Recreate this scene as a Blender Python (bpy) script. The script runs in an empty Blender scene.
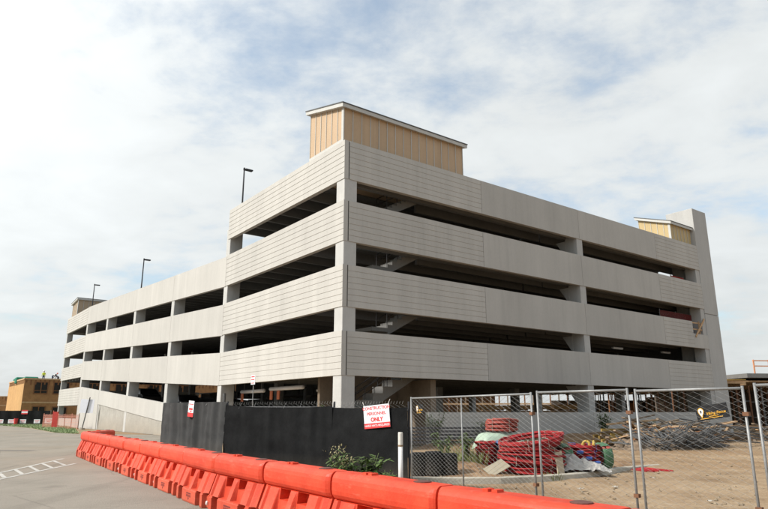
import bpy, bmesh, math, random
from math import sin, cos, pi, radians, atan2, sqrt, hypot
from mathutils import Vector, Matrix, noise as mnoise
random.seed(7)
scene = bpy.context.scene
COL = scene.collection
scene.view_settings.view_transform = 'Standard'
scene.view_settings.look = 'None'
scene.view_settings.exposure = 0

# ------------------------------------------------------------------ materials
MATS = {}
def mat(name, col, rough=0.8, var=0.12, scale=3.0, bump=0.0, bscale=40.0, metal=0.0, col2=None,
        streak=False, detail=8.0, spec=0.3, dirt=None, dirt_h=0.0, objvar=0.0, stain=0.0, scuff=None):
    """Procedural material: base colour broken up by two sizes of noise, optional vertical streaks and bump."""
    if name in MATS: return MATS[name]
    m = bpy.data.materials.new(name); m.use_nodes = True
    nt = m.node_tree; N = nt.nodes; Lk = nt.links
    b = N['Principled BSDF']
    b.inputs['Roughness'].default_value = rough
    b.inputs['Metallic'].default_value = metal
    b.inputs['Specular IOR Level'].default_value = spec
    tc = N.new('ShaderNodeTexCoord')
    geo = N.new('ShaderNodeNewGeometry')
    src = geo.outputs['Position']
    n1 = N.new('ShaderNodeTexNoise'); n1.inputs['Scale'].default_value = scale
    n1.inputs['Detail'].default_value = detail; n1.inputs['Roughness'].default_value = 0.62
    if streak:
        mp = N.new('ShaderNodeMapping'); mp.inputs['Scale'].default_value = (1, 1, 0.12)
        Lk.new(src, mp.inputs['Vector']); Lk.new(mp.outputs['Vector'], n1.inputs['Vector'])
    else:
        Lk.new(src, n1.inputs['Vector'])
    n2 = N.new('ShaderNodeTexNoise'); n2.inputs['Scale'].default_value = scale * 9
    n2.inputs['Detail'].default_value = 4.0
    Lk.new(src, n2.inputs['Vector'])
    add = N.new('ShaderNodeMath'); add.operation = 'MULTIPLY_ADD'
    Lk.new(n2.outputs['Fac'], add.inputs[0]); add.inputs[1].default_value = 0.35
    Lk.new(n1.outputs['Fac'], add.inputs[2])
    ramp = N.new('ShaderNodeValToRGB')
    ramp.color_ramp.elements[0].position = 0.42; ramp.color_ramp.elements[1].position = 0.92
    c = col; d = col2 or tuple(min(1, x * (1 + var)) for x in col)
    lo = tuple(x * (1 - var) for x in col)
    ramp.color_ramp.elements[0].color = (*lo, 1); ramp.color_ramp.elements[1].color = (*d, 1)
    Lk.new(add.outputs[0], ramp.inputs['Fac'])
    out = ramp.outputs['Color']
    if dirt:
        sp = N.new('ShaderNodeSeparateXYZ'); Lk.new(src, sp.inputs[0])
        mr = N.new('ShaderNodeMapRange'); mr.inputs['From Min'].default_value = 0.0
        mr.inputs['From Max'].default_value = dirt_h; mr.inputs['To Min'].default_value = 0.75; mr.inputs['To Max'].default_value = 0.0
        Lk.new(sp.outputs['Z'], mr.inputs['Value'])
        mu = N.new('ShaderNodeMath'); mu.operation = 'MULTIPLY'
        Lk.new(mr.outputs['Result'], mu.inputs[0]); Lk.new(n1.outputs['Fac'], mu.inputs[1])
        mx = N.new('ShaderNodeMix'); mx.data_type = 'RGBA'
        Lk.new(mu.outputs[0], mx.inputs['Factor']); Lk.new(out, mx.inputs['A']); mx.inputs['B'].default_value = (*dirt, 1)
        out = mx.outputs['Result']
    if stain:      # long vertical water marks and broad blotches
        for (sx, sz, sc, lo_, hi_, amt) in ((2.2, 0.10, 1.0, 0.52, 0.75, stain), (0.35, 0.35, 1.0, 0.42, 0.70, stain*0.8), (9.0, 0.35, 1.0, 0.60, 0.80, stain*0.7)):
            mp2 = N.new('ShaderNodeMapping'); mp2.inputs['Scale'].default_value = (sx, sx, sz); Lk.new(src, mp2.inputs['Vector'])
            ns = N.new('ShaderNodeTexNoise'); ns.inputs['Scale'].default_value = sc; ns.inputs['Detail'].default_value = 7; ns.inputs['Roughness'].default_value = 0.6
            Lk.new(mp2.outputs[0], ns.inputs['Vector'])
            mr2 = N.new('ShaderNodeMapRange'); mr2.inputs['From Min'].default_value = lo_; mr2.inputs['From Max'].default_value = hi_
            mr2.inputs['To Min'].default_value = 1.0; mr2.inputs['To Max'].default_value = 1.0-amt; Lk.new(ns.outputs['Fac'], mr2.inputs['Value'])
            vm = N.new('ShaderNodeVectorMath'); vm.operation = 'SCALE'; Lk.new(out, vm.inputs[0]); Lk.new(mr2.outputs['Result'], vm.inputs['Scale']); out = vm.outputs[0]
    if scuff:
        mp3 = N.new('ShaderNodeMapping'); mp3.inputs['Scale'].default_value = (1, 1, 4); mp3.inputs['Rotation'].default_value = (0.3, 0.2, 0); Lk.new(src, mp3.inputs['Vector'])
        ns = N.new('ShaderNodeTexNoise'); ns.inputs['Scale'].default_value = 3.5; ns.inputs['Detail'].default_value = 9; ns.inputs['Roughness'].default_value = 0.7; Lk.new(mp3.outputs[0], ns.inputs['Vector'])
        mr3 = N.new('ShaderNodeMapRange'); mr3.inputs['From Min'].default_value = 0.55; mr3.inputs['From Max'].default_value = 0.70; mr3.inputs['To Max'].default_value = 0.55; Lk.new(ns.outputs['Fac'], mr3.inputs['Value'])
        mx3 = N.new('ShaderNodeMix'); mx3.data_type = 'RGBA'; Lk.new(mr3.outputs['Result'], mx3.inputs['Factor']); Lk.new(out, mx3.inputs['A']); mx3.inputs['B'].default_value = (*scuff, 1); out = mx3.outputs['Result']
    if objvar:
        oi = N.new('ShaderNodeObjectInfo'); mr4 = N.new('ShaderNodeMapRange'); mr4.inputs['To Min'].default_value = 1-objvar; mr4.inputs['To Max'].default_value = 1+objvar
        Lk.new(oi.outputs['Random'], mr4.inputs['Value'])
        vm = N.new('ShaderNodeVectorMath'); vm.operation = 'SCALE'; Lk.new(out, vm.inputs[0]); Lk.new(mr4.outputs['Result'], vm.inputs['Scale']); out = vm.outputs[0]
    Lk.new(out, b.inputs['Base Color'])
    if bump > 0:
        n3 = N.new('ShaderNodeTexNoise'); n3.inputs['Scale'].default_value = bscale; n3.inputs['Detail'].default_value = 6
        Lk.new(src, n3.inputs['Vector'])
        bp = N.new('ShaderNodeBump'); bp.inputs['Strength'].default_value = bump; bp.inputs['Distance'].default_value = 0.02
        Lk.new(n3.outputs['Fac'], bp.inputs['Height']); Lk.new(bp.outputs['Normal'], b.inputs['Normal'])
    MATS[name] = m
    return m

concrete = mat('panel concrete', (0.44, 0.42, 0.387), 0.9, 0.08, 0.9, 0.3, 30, streak=True, objvar=0.05, stain=0.075)
concrete_groove = mat('grooved panel concrete', (0.455, 0.434, 0.398), 0.9, 0.09, 1.3, 0.3, 30, streak=True, objvar=0.04, stain=0.075)
concrete_tower = mat('tower concrete', (0.425, 0.414, 0.392), 0.9, 0.09, 0.7, 0.2, 30, streak=True, stain=0.09)
concrete_col = mat('column concrete', (0.44, 0.43, 0.408), 0.9, 0.08, 1.5, 0.2, 40, objvar=0.05, stain=0.10)
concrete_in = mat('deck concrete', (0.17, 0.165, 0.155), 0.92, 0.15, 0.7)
concrete_raw = mat('raw retaining concrete', (0.34, 0.32, 0.285), 0.95, 0.22, 0.9, 0.3, 12, dirt=(0.25, 0.19, 0.12), dirt_h=1.5)
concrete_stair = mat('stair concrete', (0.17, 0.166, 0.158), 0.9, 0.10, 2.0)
joint_dark = mat('joint sealant', (0.07, 0.066, 0.06), 0.9, 0.1, 5)
tan_wall = mat('tan block wall', (0.17, 0.13, 0.092), 0.9, 0.15, 2)
cladding = mat('tan metal cladding', (0.46, 0.325, 0.205), 0.6, 0.07, 0.8, streak=True, stain=0.10)
cladding_y = mat('yellow sheathing', (0.45, 0.34, 0.175), 0.7, 0.08, 1.2, streak=True)
cladding_b = mat('brown cladding', (0.36, 0.27, 0.18), 0.7, 0.08, 1.0, streak=True)
trim_white = mat('pale roof trim', (0.46, 0.45, 0.42), 0.6, 0.08, 2)
roof_dark = mat('roof edge', (0.10, 0.10, 0.10), 0.6, 0.1, 2)
steel_dark = mat('dark painted steel', (0.035, 0.035, 0.038), 0.5, 0.15, 6)
galv = mat('galvanised steel', (0.25, 0.25, 0.245), 0.5, 0.22, 14, metal=0.35)
galv_wire = mat('fence wire', (0.32, 0.315, 0.30), 0.6, 0.2, 20, metal=0.0)
fabric_lit = mat('lit worn screen fabric', (0.05, 0.05, 0.049), 0.9, 0.25, 1.2, 0.3, 90, streak=True, spec=0.12, dirt=(0.20, 0.175, 0.14), dirt_h=1.0)  # worn grey, and painted paler for the light its panel faces
fabric_black = mat('black screen fabric', (0.012, 0.0122, 0.0125), 0.9, 0.35, 1.6, 0.4, 70, spec=0.1, dirt=(0.10, 0.085, 0.065), dirt_h=0.7)
sign_white = mat('sign white', (0.74, 0.74, 0.76), 0.5, 0.04, 8)
sign_red = mat('sign red', (0.62, 0.05, 0.05), 0.5, 0.08, 8)
sign_black = mat('banner black', (0.012, 0.012, 0.013), 0.6, 0.2, 8)
sign_gold = mat('banner gold', (0.72, 0.38, 0.04), 0.5, 0.1, 9)
barrier_red = mat('barrier plastic', (0.57, 0.042, 0.015), 0.5, 0.10, 2.2, 0.12, 60, col2=(0.68, 0.072, 0.030), spec=0.3, dirt=(0.33, 0.15, 0.09), dirt_h=0.48, objvar=0.13, scuff=(0.62, 0.14, 0.085))
barrier_mark = mat('moulded dark emblem', (0.17, 0.025, 0.02), 0.6, 0.1, 20)
plug_white = mat('white plug', (0.72, 0.68, 0.64), 0.5, 0.1, 20)
lid_dark = mat('fill lid', (0.12, 0.05, 0.04), 0.6, 0.1, 20)
conduit_red = mat('red conduit', (0.27, 0.016, 0.018), 0.65, 0.45, 4, spec=0.18, objvar=0.18, scuff=(0.33, 0.12, 0.09))
conduit_dull = mat('faded red conduit', (0.30, 0.06, 0.045), 0.6, 0.3, 5)
conduit_blue = mat('blue conduit', (0.05, 0.11, 0.25), 0.5, 0.3, 8)
wrap_green = mat('green wrap', (0.06, 0.135, 0.07), 0.55, 0.5, 7)
tarp_green = mat('pale green tarp', (0.33, 0.41, 0.32), 0.6, 0.2, 4, 0.5, 9)
tape_blue = mat('blue tape', (0.04, 0.09, 0.30), 0.6, 0.1, 9)
poly_white = mat('clear plastic sheeting', (0.36, 0.34, 0.31), 0.4, 0.25, 8, 0.8, 14, spec=0.5)
yellow_pl = mat('yellow plastic', (0.45, 0.31, 0.07), 0.6, 0.2, 9)
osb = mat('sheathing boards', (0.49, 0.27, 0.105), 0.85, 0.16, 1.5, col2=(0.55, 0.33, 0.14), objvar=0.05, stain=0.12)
osb_shade = mat('shaded sheathing boards', (0.34, 0.175, 0.075), 0.85, 0.2, 1.5, stain=0.15)  # darker copy of the sheathing, shade of the front walls in its colour
lumber = mat('sawn lumber', (0.42, 0.27, 0.15), 0.85, 0.25, 3, objvar=0.15)
lumber_grey = mat('weathered lumber', (0.19, 0.14, 0.095), 0.9, 0.35, 3, objvar=0.3)
lumber_yellow = mat('yellow formwork beam', (0.34, 0.22, 0.06), 0.8, 0.3, 3, objvar=0.25)
timber_brown = mat('dark framing', (0.20, 0.09, 0.04), 0.85, 0.2, 3)
glass_dark = mat('dark opening', (0.02, 0.018, 0.016), 0.3, 0.2, 3)
mesh_orange = mat('orange safety mesh', (0.56, 0.24, 0.18), 0.7, 0.15, 4)
mesh_red = mat('red safety mesh', (0.36, 0.028, 0.02), 0.7, 0.2, 4)
car_dark = mat('dark car paint', (0.012, 0.012, 0.014), 0.3, 0.1, 3, spec=0.5)
rubber = mat('tyre rubber', (0.015, 0.015, 0.015), 0.9, 0.1, 9)
lens = mat('car glass', (0.02, 0.025, 0.03), 0.1, 0.1, 3, spec=0.6)
skin_m = mat('skin', (0.32, 0.17, 0.10), 0.7, 0.05, 9)
vest_m = mat('hi vis vest', (0.58, 0.68, 0.04), 0.7, 0.05, 9)
shirt_d = mat('dark shirt', (0.05, 0.05, 0.06), 0.8, 0.1, 9)
jeans = mat('blue jeans', (0.05, 0.085, 0.16), 0.85, 0.1, 9)
hat_w = mat('hard hat', (0.75, 0.74, 0.70), 0.4, 0.03, 9)
hat_r = mat('red hard hat', (0.55, 0.07, 0.05), 0.4, 0.03, 9)
tarp_dkgreen = mat('green roofing tarp', (0.03, 0.19, 0.12), 0.7, 0.2, 4)
leaf = mat('weed leaf', (0.06, 0.115, 0.03), 0.65, 0.5, 9, col2=(0.14, 0.21, 0.055), objvar=0.1)
mesh_maroon = mat('maroon mesh', (0.13, 0.02, 0.018), 0.7, 0.3, 4)
leaf_dry = mat('dry seed head', (0.30, 0.26, 0.14), 0.8, 0.3, 9)
stem_m = mat('weed stem', (0.12, 0.15, 0.06), 0.8, 0.2, 9)
flower_y = mat('yellow flower', (0.75, 0.48, 0.02), 0.7, 0.1, 9)
rust = mat('rusty steel', (0.16, 0.075, 0.04), 0.8, 0.35, 7)
grey_frame = mat('scaffold steel', (0.10, 0.10, 0.10), 0.6, 0.5, 7, metal=0.3)

def ground_mat(name, stops, scale, big, bump, bscale, speck=0.0, cracks=False, dust=None):
    m = bpy.data.materials.new(name); m.use_nodes = True
    nt = m.node_tree; N = nt.nodes; Lk = nt.links
    b = N['Principled BSDF']; b.inputs['Roughness'].default_value = 0.95; b.inputs['Specular IOR Level'].default_value = 0.15
    geo = N.new('ShaderNodeNewGeometry')
    na = N.new('ShaderNodeTexNoise'); na.inputs['Scale'].default_value = big; na.inputs['Detail'].default_value = 9; na.inputs['Roughness'].default_value = 0.6
    nb = N.new('ShaderNodeTexNoise'); nb.inputs['Scale'].default_value = scale; nb.inputs['Detail'].default_value = 8; nb.inputs['Roughness'].default_value = 0.75
    Lk.new(geo.outputs['Position'], na.inputs['Vector']); Lk.new(geo.outputs['Position'], nb.inputs['Vector'])
    mx = N.new('ShaderNodeMix'); mx.data_type = 'FLOAT'; mx.inputs['Factor'].default_value = 0.45
    Lk.new(na.outputs['Fac'], mx.inputs['A']); Lk.new(nb.outputs['Fac'], mx.inputs['B'])
    ramp = N.new('ShaderNodeValToRGB'); e = ramp.color_ramp.elements
    e[0].position = 0.34; e[0].color = (*stops[0], 1); e[1].position = 0.66; e[1].color = (*stops[-1], 1)
    if len(stops) == 3:
        k = e.new(0.5); k.color = (*stops[1], 1)
    Lk.new(mx.outputs['Result'], ramp.inputs['Fac'])
    out = ramp.outputs['Color']
    if dust:
        nd = N.new('ShaderNodeTexNoise'); nd.inputs['Scale'].default_value = 0.11; nd.inputs['Detail'].default_value = 6
        Lk.new(geo.outputs['Position'], nd.inputs['Vector'])
        rd = N.new('ShaderNodeValToRGB'); rd.color_ramp.elements[0].position = 0.5; rd.color_ramp.elements[1].position = 0.72
        Lk.new(nd.outputs['Fac'], rd.inputs['Fac'])
        md = N.new('ShaderNodeMix'); md.data_type = 'RGBA'
        Lk.new(rd.outputs['Color'], md.inputs['Factor']); Lk.new(out, md.inputs['A']); md.inputs['B'].default_value = (*dust, 1)
        out = md.outputs['Result']
    if cracks:
        for (rot, sc3, nsc, a0, a1, lo_) in ((33, (1.6, 0.05, 1), 1.0, 0.56, 0.74, 0.86), (0, (1, 1, 1), 0.55, 0.64, 0.74, 0.80), (0, (1, 1, 1), 110.0, 0.55, 0.80, 0.80)):
            mpt = N.new('ShaderNodeMapping'); mpt.inputs['Rotation'].default_value = (0, 0, radians(-rot)); mpt.inputs['Scale'].default_value = sc3
            Lk.new(geo.outputs['Position'], mpt.inputs['Vector'])
            nt_ = N.new('ShaderNodeTexNoise'); nt_.inputs['Scale'].default_value = nsc; nt_.inputs['Detail'].default_value = 6; Lk.new(mpt.outputs[0], nt_.inputs['Vector'])
            mrt = N.new('ShaderNodeMapRange'); mrt.inputs['From Min'].default_value = a0; mrt.inputs['From Max'].default_value = a1
            mrt.inputs['To Min'].default_value = 1.0; mrt.inputs['To Max'].default_value = lo_; Lk.new(nt_.outputs['Fac'], mrt.inputs['Value'])
            vs_ = N.new('ShaderNodeVectorMath'); vs_.operation = 'SCALE'; Lk.new(out, vs_.inputs[0]); Lk.new(mrt.outputs['Result'], vs_.inputs['Scale']); out = vs_.outputs[0]
        vo = N.new('ShaderNodeTexVoronoi'); vo.feature = 'DISTANCE_TO_EDGE'; vo.inputs['Scale'].default_value = 0.35
        nw = N.new('ShaderNodeMix'); nw.data_type = 'VECTOR'; nw.inputs['Factor'].default_value = 0.12
        Lk.new(geo.outputs['Position'], nw.inputs['A']); Lk.new(nb.outputs['Color'], nw.inputs['B'])
        Lk.new(nw.outputs['Result'], vo.inputs['Vector'])
        rc = N.new('ShaderNodeValToRGB'); rc.color_ramp.elements[0].position = 0.0; rc.color_ramp.elements[0].color = (0.78, 0.78, 0.78, 1)
        rc.color_ramp.elements[1].position = 0.008; rc.color_ramp.elements[1].color = (1, 1, 1, 1)
        Lk.new(vo.outputs['Distance'], rc.inputs['Fac'])
        mm = N.new('ShaderNodeMix'); mm.data_type = 'RGBA'; mm.blend_type = 'MULTIPLY'; mm.inputs['Factor'].default_value = 1
        Lk.new(out, mm.inputs['A']); Lk.new(rc.outputs['Color'], mm.inputs['B']); out = mm.outputs['Result']
    Lk.new(out, b.inputs['Base Color'])
    n3 = N.new('ShaderNodeTexNoise'); n3.inputs['Scale'].default_value = bscale; n3.inputs['Detail'].default_value = 8
    Lk.new(geo.outputs['Position'], n3.inputs['Vector'])
    bp = N.new('ShaderNodeBump'); bp.inputs['Strength'].default_value = bump; bp.inputs['Distance'].default_value = 0.04
    Lk.new(n3.outputs['Fac'], bp.inputs['Height']); Lk.new(bp.outputs['Normal'], b.inputs['Normal'])
    return m
m_asphalt = ground_mat('worn asphalt', [(0.205, 0.184, 0.153), (0.268, 0.240, 0.20), (0.318, 0.284, 0.237)], 26, 0.35, 0.5, 60, cracks=True, dust=(0.285, 0.235, 0.18))
m_dirt = ground_mat('tan dirt', [(0.175, 0.112, 0.062), (0.285, 0.20, 0.122), (0.38, 0.287, 0.19)], 7, 0.5, 0.8, 12, dust=(0.23, 0.145, 0.08))
m_soil = ground_mat('turned soil', [(0.12, 0.07, 0.04), (0.24, 0.15, 0.085), (0.34, 0.24, 0.15)], 6, 1.2, 1.0, 9)
m_grassg = ground_mat('grass ground', [(0.13, 0.17, 0.08), (0.19, 0.25, 0.13), (0.28, 0.29, 0.17)], 4, 0.4, 0.8, 8)
m_terrain = ground_mat('open ground', [(0.22, 0.18, 0.12), (0.30, 0.25, 0.17), (0.36, 0.30, 0.21)], 0.6, 0.03, 0.3, 3)
m_paint = ground_mat('worn road paint', [(0.28, 0.26, 0.23), (0.46, 0.44, 0.40), (0.58, 0.56, 0.52)], 20, 1.5, 0.3, 60)
m_kerb = ground_mat('kerb concrete', [(0.28, 0.25, 0.20), (0.42, 0.38, 0.31), (0.48, 0.44, 0.37)], 9, 0.8, 0.4, 40)

# ------------------------------------------------------------------ mesh helpers
class MB:
    def __init__(s): s.bm = bmesh.new()
    def poly(s, pts):
        try: return s.bm.faces.new([s.bm.verts.new(p) for p in pts])
        except ValueError: return None
    def hexa(s, P):
        v = [s.bm.verts.new(p) for p in P]
        for f in ((3,2,1,0),(4,5,6,7),(0,1,5,4),(1,2,6,5),(2,3,7,6),(3,0,4,7)):
            s.bm.faces.new([v[i] for i in f])
    def box(s, x0, x1, y0, y1, z0, z1):
        if x0 > x1: x0, x1 = x1, x0
        if y0 > y1: y0, y1 = y1, y0
        s.hexa([(x0,y0,z0),(x1,y0,z0),(x1,y1,z0),(x0,y1,z0),(x0,y0,z1),(x1,y0,z1),(x1,y1,z1),(x0,y1,z1)])
    def bar(s, p, q, w, h, up=(0,0,1)):
        p = Vector(p); q = Vector(q); d = (q-p).normalized(); up = Vector(up)
        if abs(d.dot(up)) > 0.98: up = Vector((1,0,0))
        a = d.cross(up).normalized()*w/2; b = a.cross(d).normalized()*h/2
        s.hexa([p-a-b, p+a-b, p+a+b, p-a+b, q-a-b, q+a-b, q+a+b, q-a+b])
    def tube(s, pts, r, n=6, closed=False, cap=True):
        pts = [Vector(p) for p in pts]; L = len(pts); rings = []
        ref = None
        for i, p in enumerate(pts):
            if closed: d = pts[(i+1) % L]-pts[i-1]
            else: d = pts[min(i+1, L-1)]-pts[max(i-1, 0)]
            d.normalize()
            if ref is None:
                ref = Vector((0,0,1)) if abs(d.z) < 0.9 else Vector((1,0,0))
            a = d.cross(ref)
            if a.length < 1e-4: a = d.orthogonal()
            a.normalize(); b = d.cross(a)
            rr = r[i] if isinstance(r, (list, tuple)) else r
            rings.append([s.bm.verts.new(p + (a*cos(2*pi*k/n)+b*sin(2*pi*k/n))*rr) for k in range(n)])
        for i in range(L if closed else L-1):
            A = rings[i]; B = rings[(i+1) % L]
            for k in range(n):
                s.bm.faces.new((A[k], A[(k+1) % n], B[(k+1) % n], B[k]))
        if cap and not closed:
            s.bm.faces.new(rings[0][::-1]); s.bm.faces.new(rings[-1])
    def lathe(s, prof, n=12, c=(0,0,0), axis='z'):
        R = []
        for (r, z) in prof:
            ring = []
            for k in range(n):
                a = 2*pi*k/n; x, y = r*cos(a), r*sin(a)
                p = (c[0]+x, c[1]+y, c[2]+z) if axis == 'z' else ((c[0]+z, c[1]+x, c[2]+y) if axis == 'x' else (c[0]+x, c[1]+z, c[2]+y))
                ring.append(s.bm.verts.new(p))
            R.append(ring)
        for A, B in zip(R, R[1:]):
            for k in range(n): s.bm.faces.new((A[k], A[(k+1) % n], B[(k+1) % n], B[k]))
        s.bm.faces.new(R[0][::-1]); s.bm.faces.new(R[-1])
    def prism(s, prof, o, ax, ay, az, L):
        """prof: list of (a,b) in plane ax,ay; extruded along az by L"""
        o = Vector(o); ax = Vector(ax); ay = Vector(ay); az = Vector(az)
        A = [s.bm.verts.new(o+ax*a+ay*b) for a, b in prof]; B = [s.bm.verts.new(o+ax*a+ay*b+az*L) for a, b in prof]
        n = len(prof)
        for i in range(n): s.bm.faces.new((A[i], A[(i+1) % n], B[(i+1) % n], B[i]))
        s.bm.faces.new(A[::-1]); s.bm.faces.new(B)
    def build(s, name, m, parent=None, smooth=False, bevel=0):
        bmesh.ops.recalc_face_normals(s.bm, faces=s.bm.faces)
        me = bpy.data.meshes.new(name); s.bm.to_mesh(me); s.bm.free()
        for mm in (m if isinstance(m, (list, tuple)) else [m]): me.materials.append(mm)
        if smooth:
            for p in me.polygons: p.use_smooth = True
        o = bpy.data.objects.new(name, me); COL.objects.link(o)
        if parent: o.parent = parent
        if bevel:
            bv = o.modifiers.new('bevel', 'BEVEL'); bv.width = bevel; bv.segments = 1; bv.limit_method = 'ANGLE'
        return o

def tag(o, label=None, cat=None, group=None, kind=None):
    if label: o['label'] = label
    if cat: o['category'] = cat
    if group: o['group'] = group
    if kind: o['kind'] = kind
    return o
def thing(name, label, cat, loc=(0,0,0), rz=0, group=None):
    o = bpy.data.objects.new(name, None); COL.objects.link(o); o.empty_display_size = 0.2
    o.location = loc; o.rotation_euler = (0, 0, rz)
    return tag(o, label, cat, group)
def copy_tree(o, loc=None, rz=None, label=None):
    c = o.copy(); COL.objects.link(c)
    if loc is not None: c.location = loc
    if rz is not None: c.rotation_euler = (c.rotation_euler[0], c.rotation_euler[1], rz)
    if label: c['label'] = label
    for ch in list(o.children):
        d = ch.copy(); COL.objects.link(d); d.parent = c
        for g in list(ch.children):
            e = g.copy(); COL.objects.link(e); e.parent = d
    return c
def text_mesh(name, body, size, m, parent, loc, rot, align='CENTER', sx=1.0, shear=0.0, bold=0.0):
    cu = bpy.data.curves.new(name, 'FONT'); cu.body = body; cu.size = size; cu.align_x = align; cu.align_y = 'CENTER'
    cu.shear = shear; cu.offset = bold
    t = bpy.data.objects.new('tmp', cu); COL.objects.link(t)
    bpy.context.view_layer.update()
    dg = bpy.context.evaluated_depsgraph_get()
    me = bpy.data.meshes.new_from_object(t.evaluated_get(dg)); me.name = name
    bpy.data.objects.remove(t)
    me.materials.clear(); me.materials.append(m)
    o = bpy.data.objects.new(name, me); COL.objects.link(o); o.parent = parent
    o.location = loc; o.rotation_euler = rot; o.scale = (sx, 1, 1)
    return o

# ------------------------------------------------------------------ the frame of the garage
CX, CY = -1.948, 28.8
ANG = radians(36.8)
VX, VY = cos(ANG), sin(ANG)            # along the right face
UX, UY = -sin(ANG), cos(ANG)           # along the left face
def G(v, u, z=0): return Vector((CX+VX*v+UX*u, CY+VY*v+UY*u, z))

garage = thing('parking_garage', 'pale concrete multi storey parking garage with grooved bands and tan stair houses', 'parking garage', (CX, CY, 0), ANG)
BT = [14.92, 11.76, 8.53, 5.37]; BB = [12.88, 9.70, 6.50, 3.33]      # top and bottom of the four bands
TH = 0.25
def groove_profile(h, rev=False, courses=7):
    pts = [(TH, 0), (0, 0)]; c = h/courses
    for i in range(1, courses):
        z = c*i
        pts += [(0, z-0.018), (0.018, z-0.009), (0.018, z+0.009), (0, z+0.018)]
    pts += [(0, h), (TH, h)]
    return pts
def left_panel(u0, u1, z0, z1, grooved, u_gap=0.012):
    b = MB()
    if grooved: b.prism(groove_profile(z1-z0), (0, u0+u_gap, z0), (1,0,0), (0,0,1), (0,1,0), u1-u0-2*u_gap)
    else: b.box(0, TH, u0+u_gap, u1-u_gap, z0, z1)
    return b.build('grooved_panel' if grooved else 'spandrel_panel', concrete_groove if grooved else concrete, garage)
def right_panel(v0, v1, z0, z1, grooved, gap=0.012):
    b = MB()
    if grooved: b.prism(groove_profile(z1-z0), (v0+gap, 0, z0), (0,1,0), (0,0,1), (1,0,0), v1-v0-2*gap)
    else: b.box(v0+gap, v1-gap, 0, TH, z0, z1)
    return b.build('grooved_panel' if grooved else 'spandrel_panel', concrete_groove if grooved else concrete, garage)
def sloped_panel(u0, u1, za0, za1, zb0, zb1, m=concrete, name='spandrel_panel', x0=0.0, x1=TH):
    """bottom za0..za1, top zb0..zb1 at u0 and u1"""
    b = MB(); g = 0.012; u0 += g; u1 -= g
    b.hexa([(x0,u0,za0),(x1,u0,za0),(x1,u1,za1),(x0,u1,za1),(x0,u0,zb0),(x1,u0,zb0),(x1,u1,zb1),(x0,u1,zb1)])
    return b.build(name, m, garage)

U1, U2, U3 = 14.15, 54.6, 66.6
V_END, V_TOW = 34.5, 36.72
W_TOP = [11.70, 8.47, 5.36]; W_BOT = [9.68, 6.46, 3.31]; SL = 0.0485
wing_cols = [24.5, 35.0, 45.2]
def wing(z, u): return z + SL*(u-U1)
def ramp_edge(u): return 2.32 + 0.0707*(u-24.05)
# near block, both faces
for i in range(4):
    left_panel(0.0, U1, BB[i], BT[i], True)
    b = MB(); b.box(TH+0.002, TH+0.052, 0.03, TH-0.02, BB[i]+0.01, BT[i]-0.01); b.build('sealant_joint', joint_dark, garage)
    v0 = TH+0.045
    right_panel(v0, 9.55, BB[i], BT[i], True)
    right_panel(9.55, 18.72, BB[i], BT[i], False)
    right_panel(18.72, 28.15, BB[i], BT[i], False)
    if i == 2:   # the panel at the tower is unfinished at its top corner
        b = MB(); g = 0.012
        h = BT[i]-BB[i]; cut = h-0.95
        prof = groove_profile(h)
        b.prism(prof, (28.15+g, 0, BB[i]), (0,1,0), (0,0,1), (1,0,0), 32.3-28.15-g)
        b.prism([(TH,0),(0,0),(0,cut),(TH,cut)], (32.3, 0.004, BB[i]+0.002), (0,1,0), (0,0,1), (1,0,0), V_END-32.3-g)
        b.build('grooved_panel', concrete_groove, garage)
    else:
        right_panel(28.15, V_END, BB[i], BT[i], True)
# base wall of the right face
right_panel(5.2, 9.55, -0.2, 1.68, True)
right_panel(9.55, 18.72, -0.2, 1.68, False)
right_panel(18.72, 28.15, -0.2, 1.68, False)
right_panel(28.15, V_END, -0.2, 1.68, True)
# the sloping wing
edges = [U1]+wing_cols+[U2]
for k in range(3):
    for a, c in zip(edges, edges[1:]):
        sloped_panel(a, c, wing(W_BOT[k], a), wing(W_BOT[k], c), wing(W_TOP[k], a), wing(W_TOP[k], c))
def under_edge(u):      # foot of the pale ramp panel, where the rough retaining wall starts
    return ramp_edge(u)-1.36 if u < 44.6 else -0.2
for a, c in zip(edges, edges[1:]):
    if c < 50: sloped_panel(a, c, ramp_edge(a)-1.36, ramp_edge(c)-1.36, ramp_edge(a), ramp_edge(c))
    else:      sloped_panel(a, c, -0.2, -0.2, ramp_edge(a), ramp_edge(c))
sloped_panel(U1, 45.2, -0.2, -0.2, ramp_edge(U1)-1.34, ramp_edge(45.2)-1.34, concrete_raw, 'retaining_wall', 0.06, 0.40)
# far section
FT = [13.62, 10.32, 7.15, 4.45]; FB = [11.62, 8.48, 5.58, 2.44]
for i in range(4): left_panel(U2, U3, FB[i], FT[i], True)
left_panel(U2, U3, -0.2, 0.95, False)
for i in range(4):   # return of the far end
    b = MB(); b.box(TH+0.03, 18.4, U3-TH, U3-0.005, FB[i], FT[i]); b.build('spandrel_panel', concrete, garage)
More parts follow.
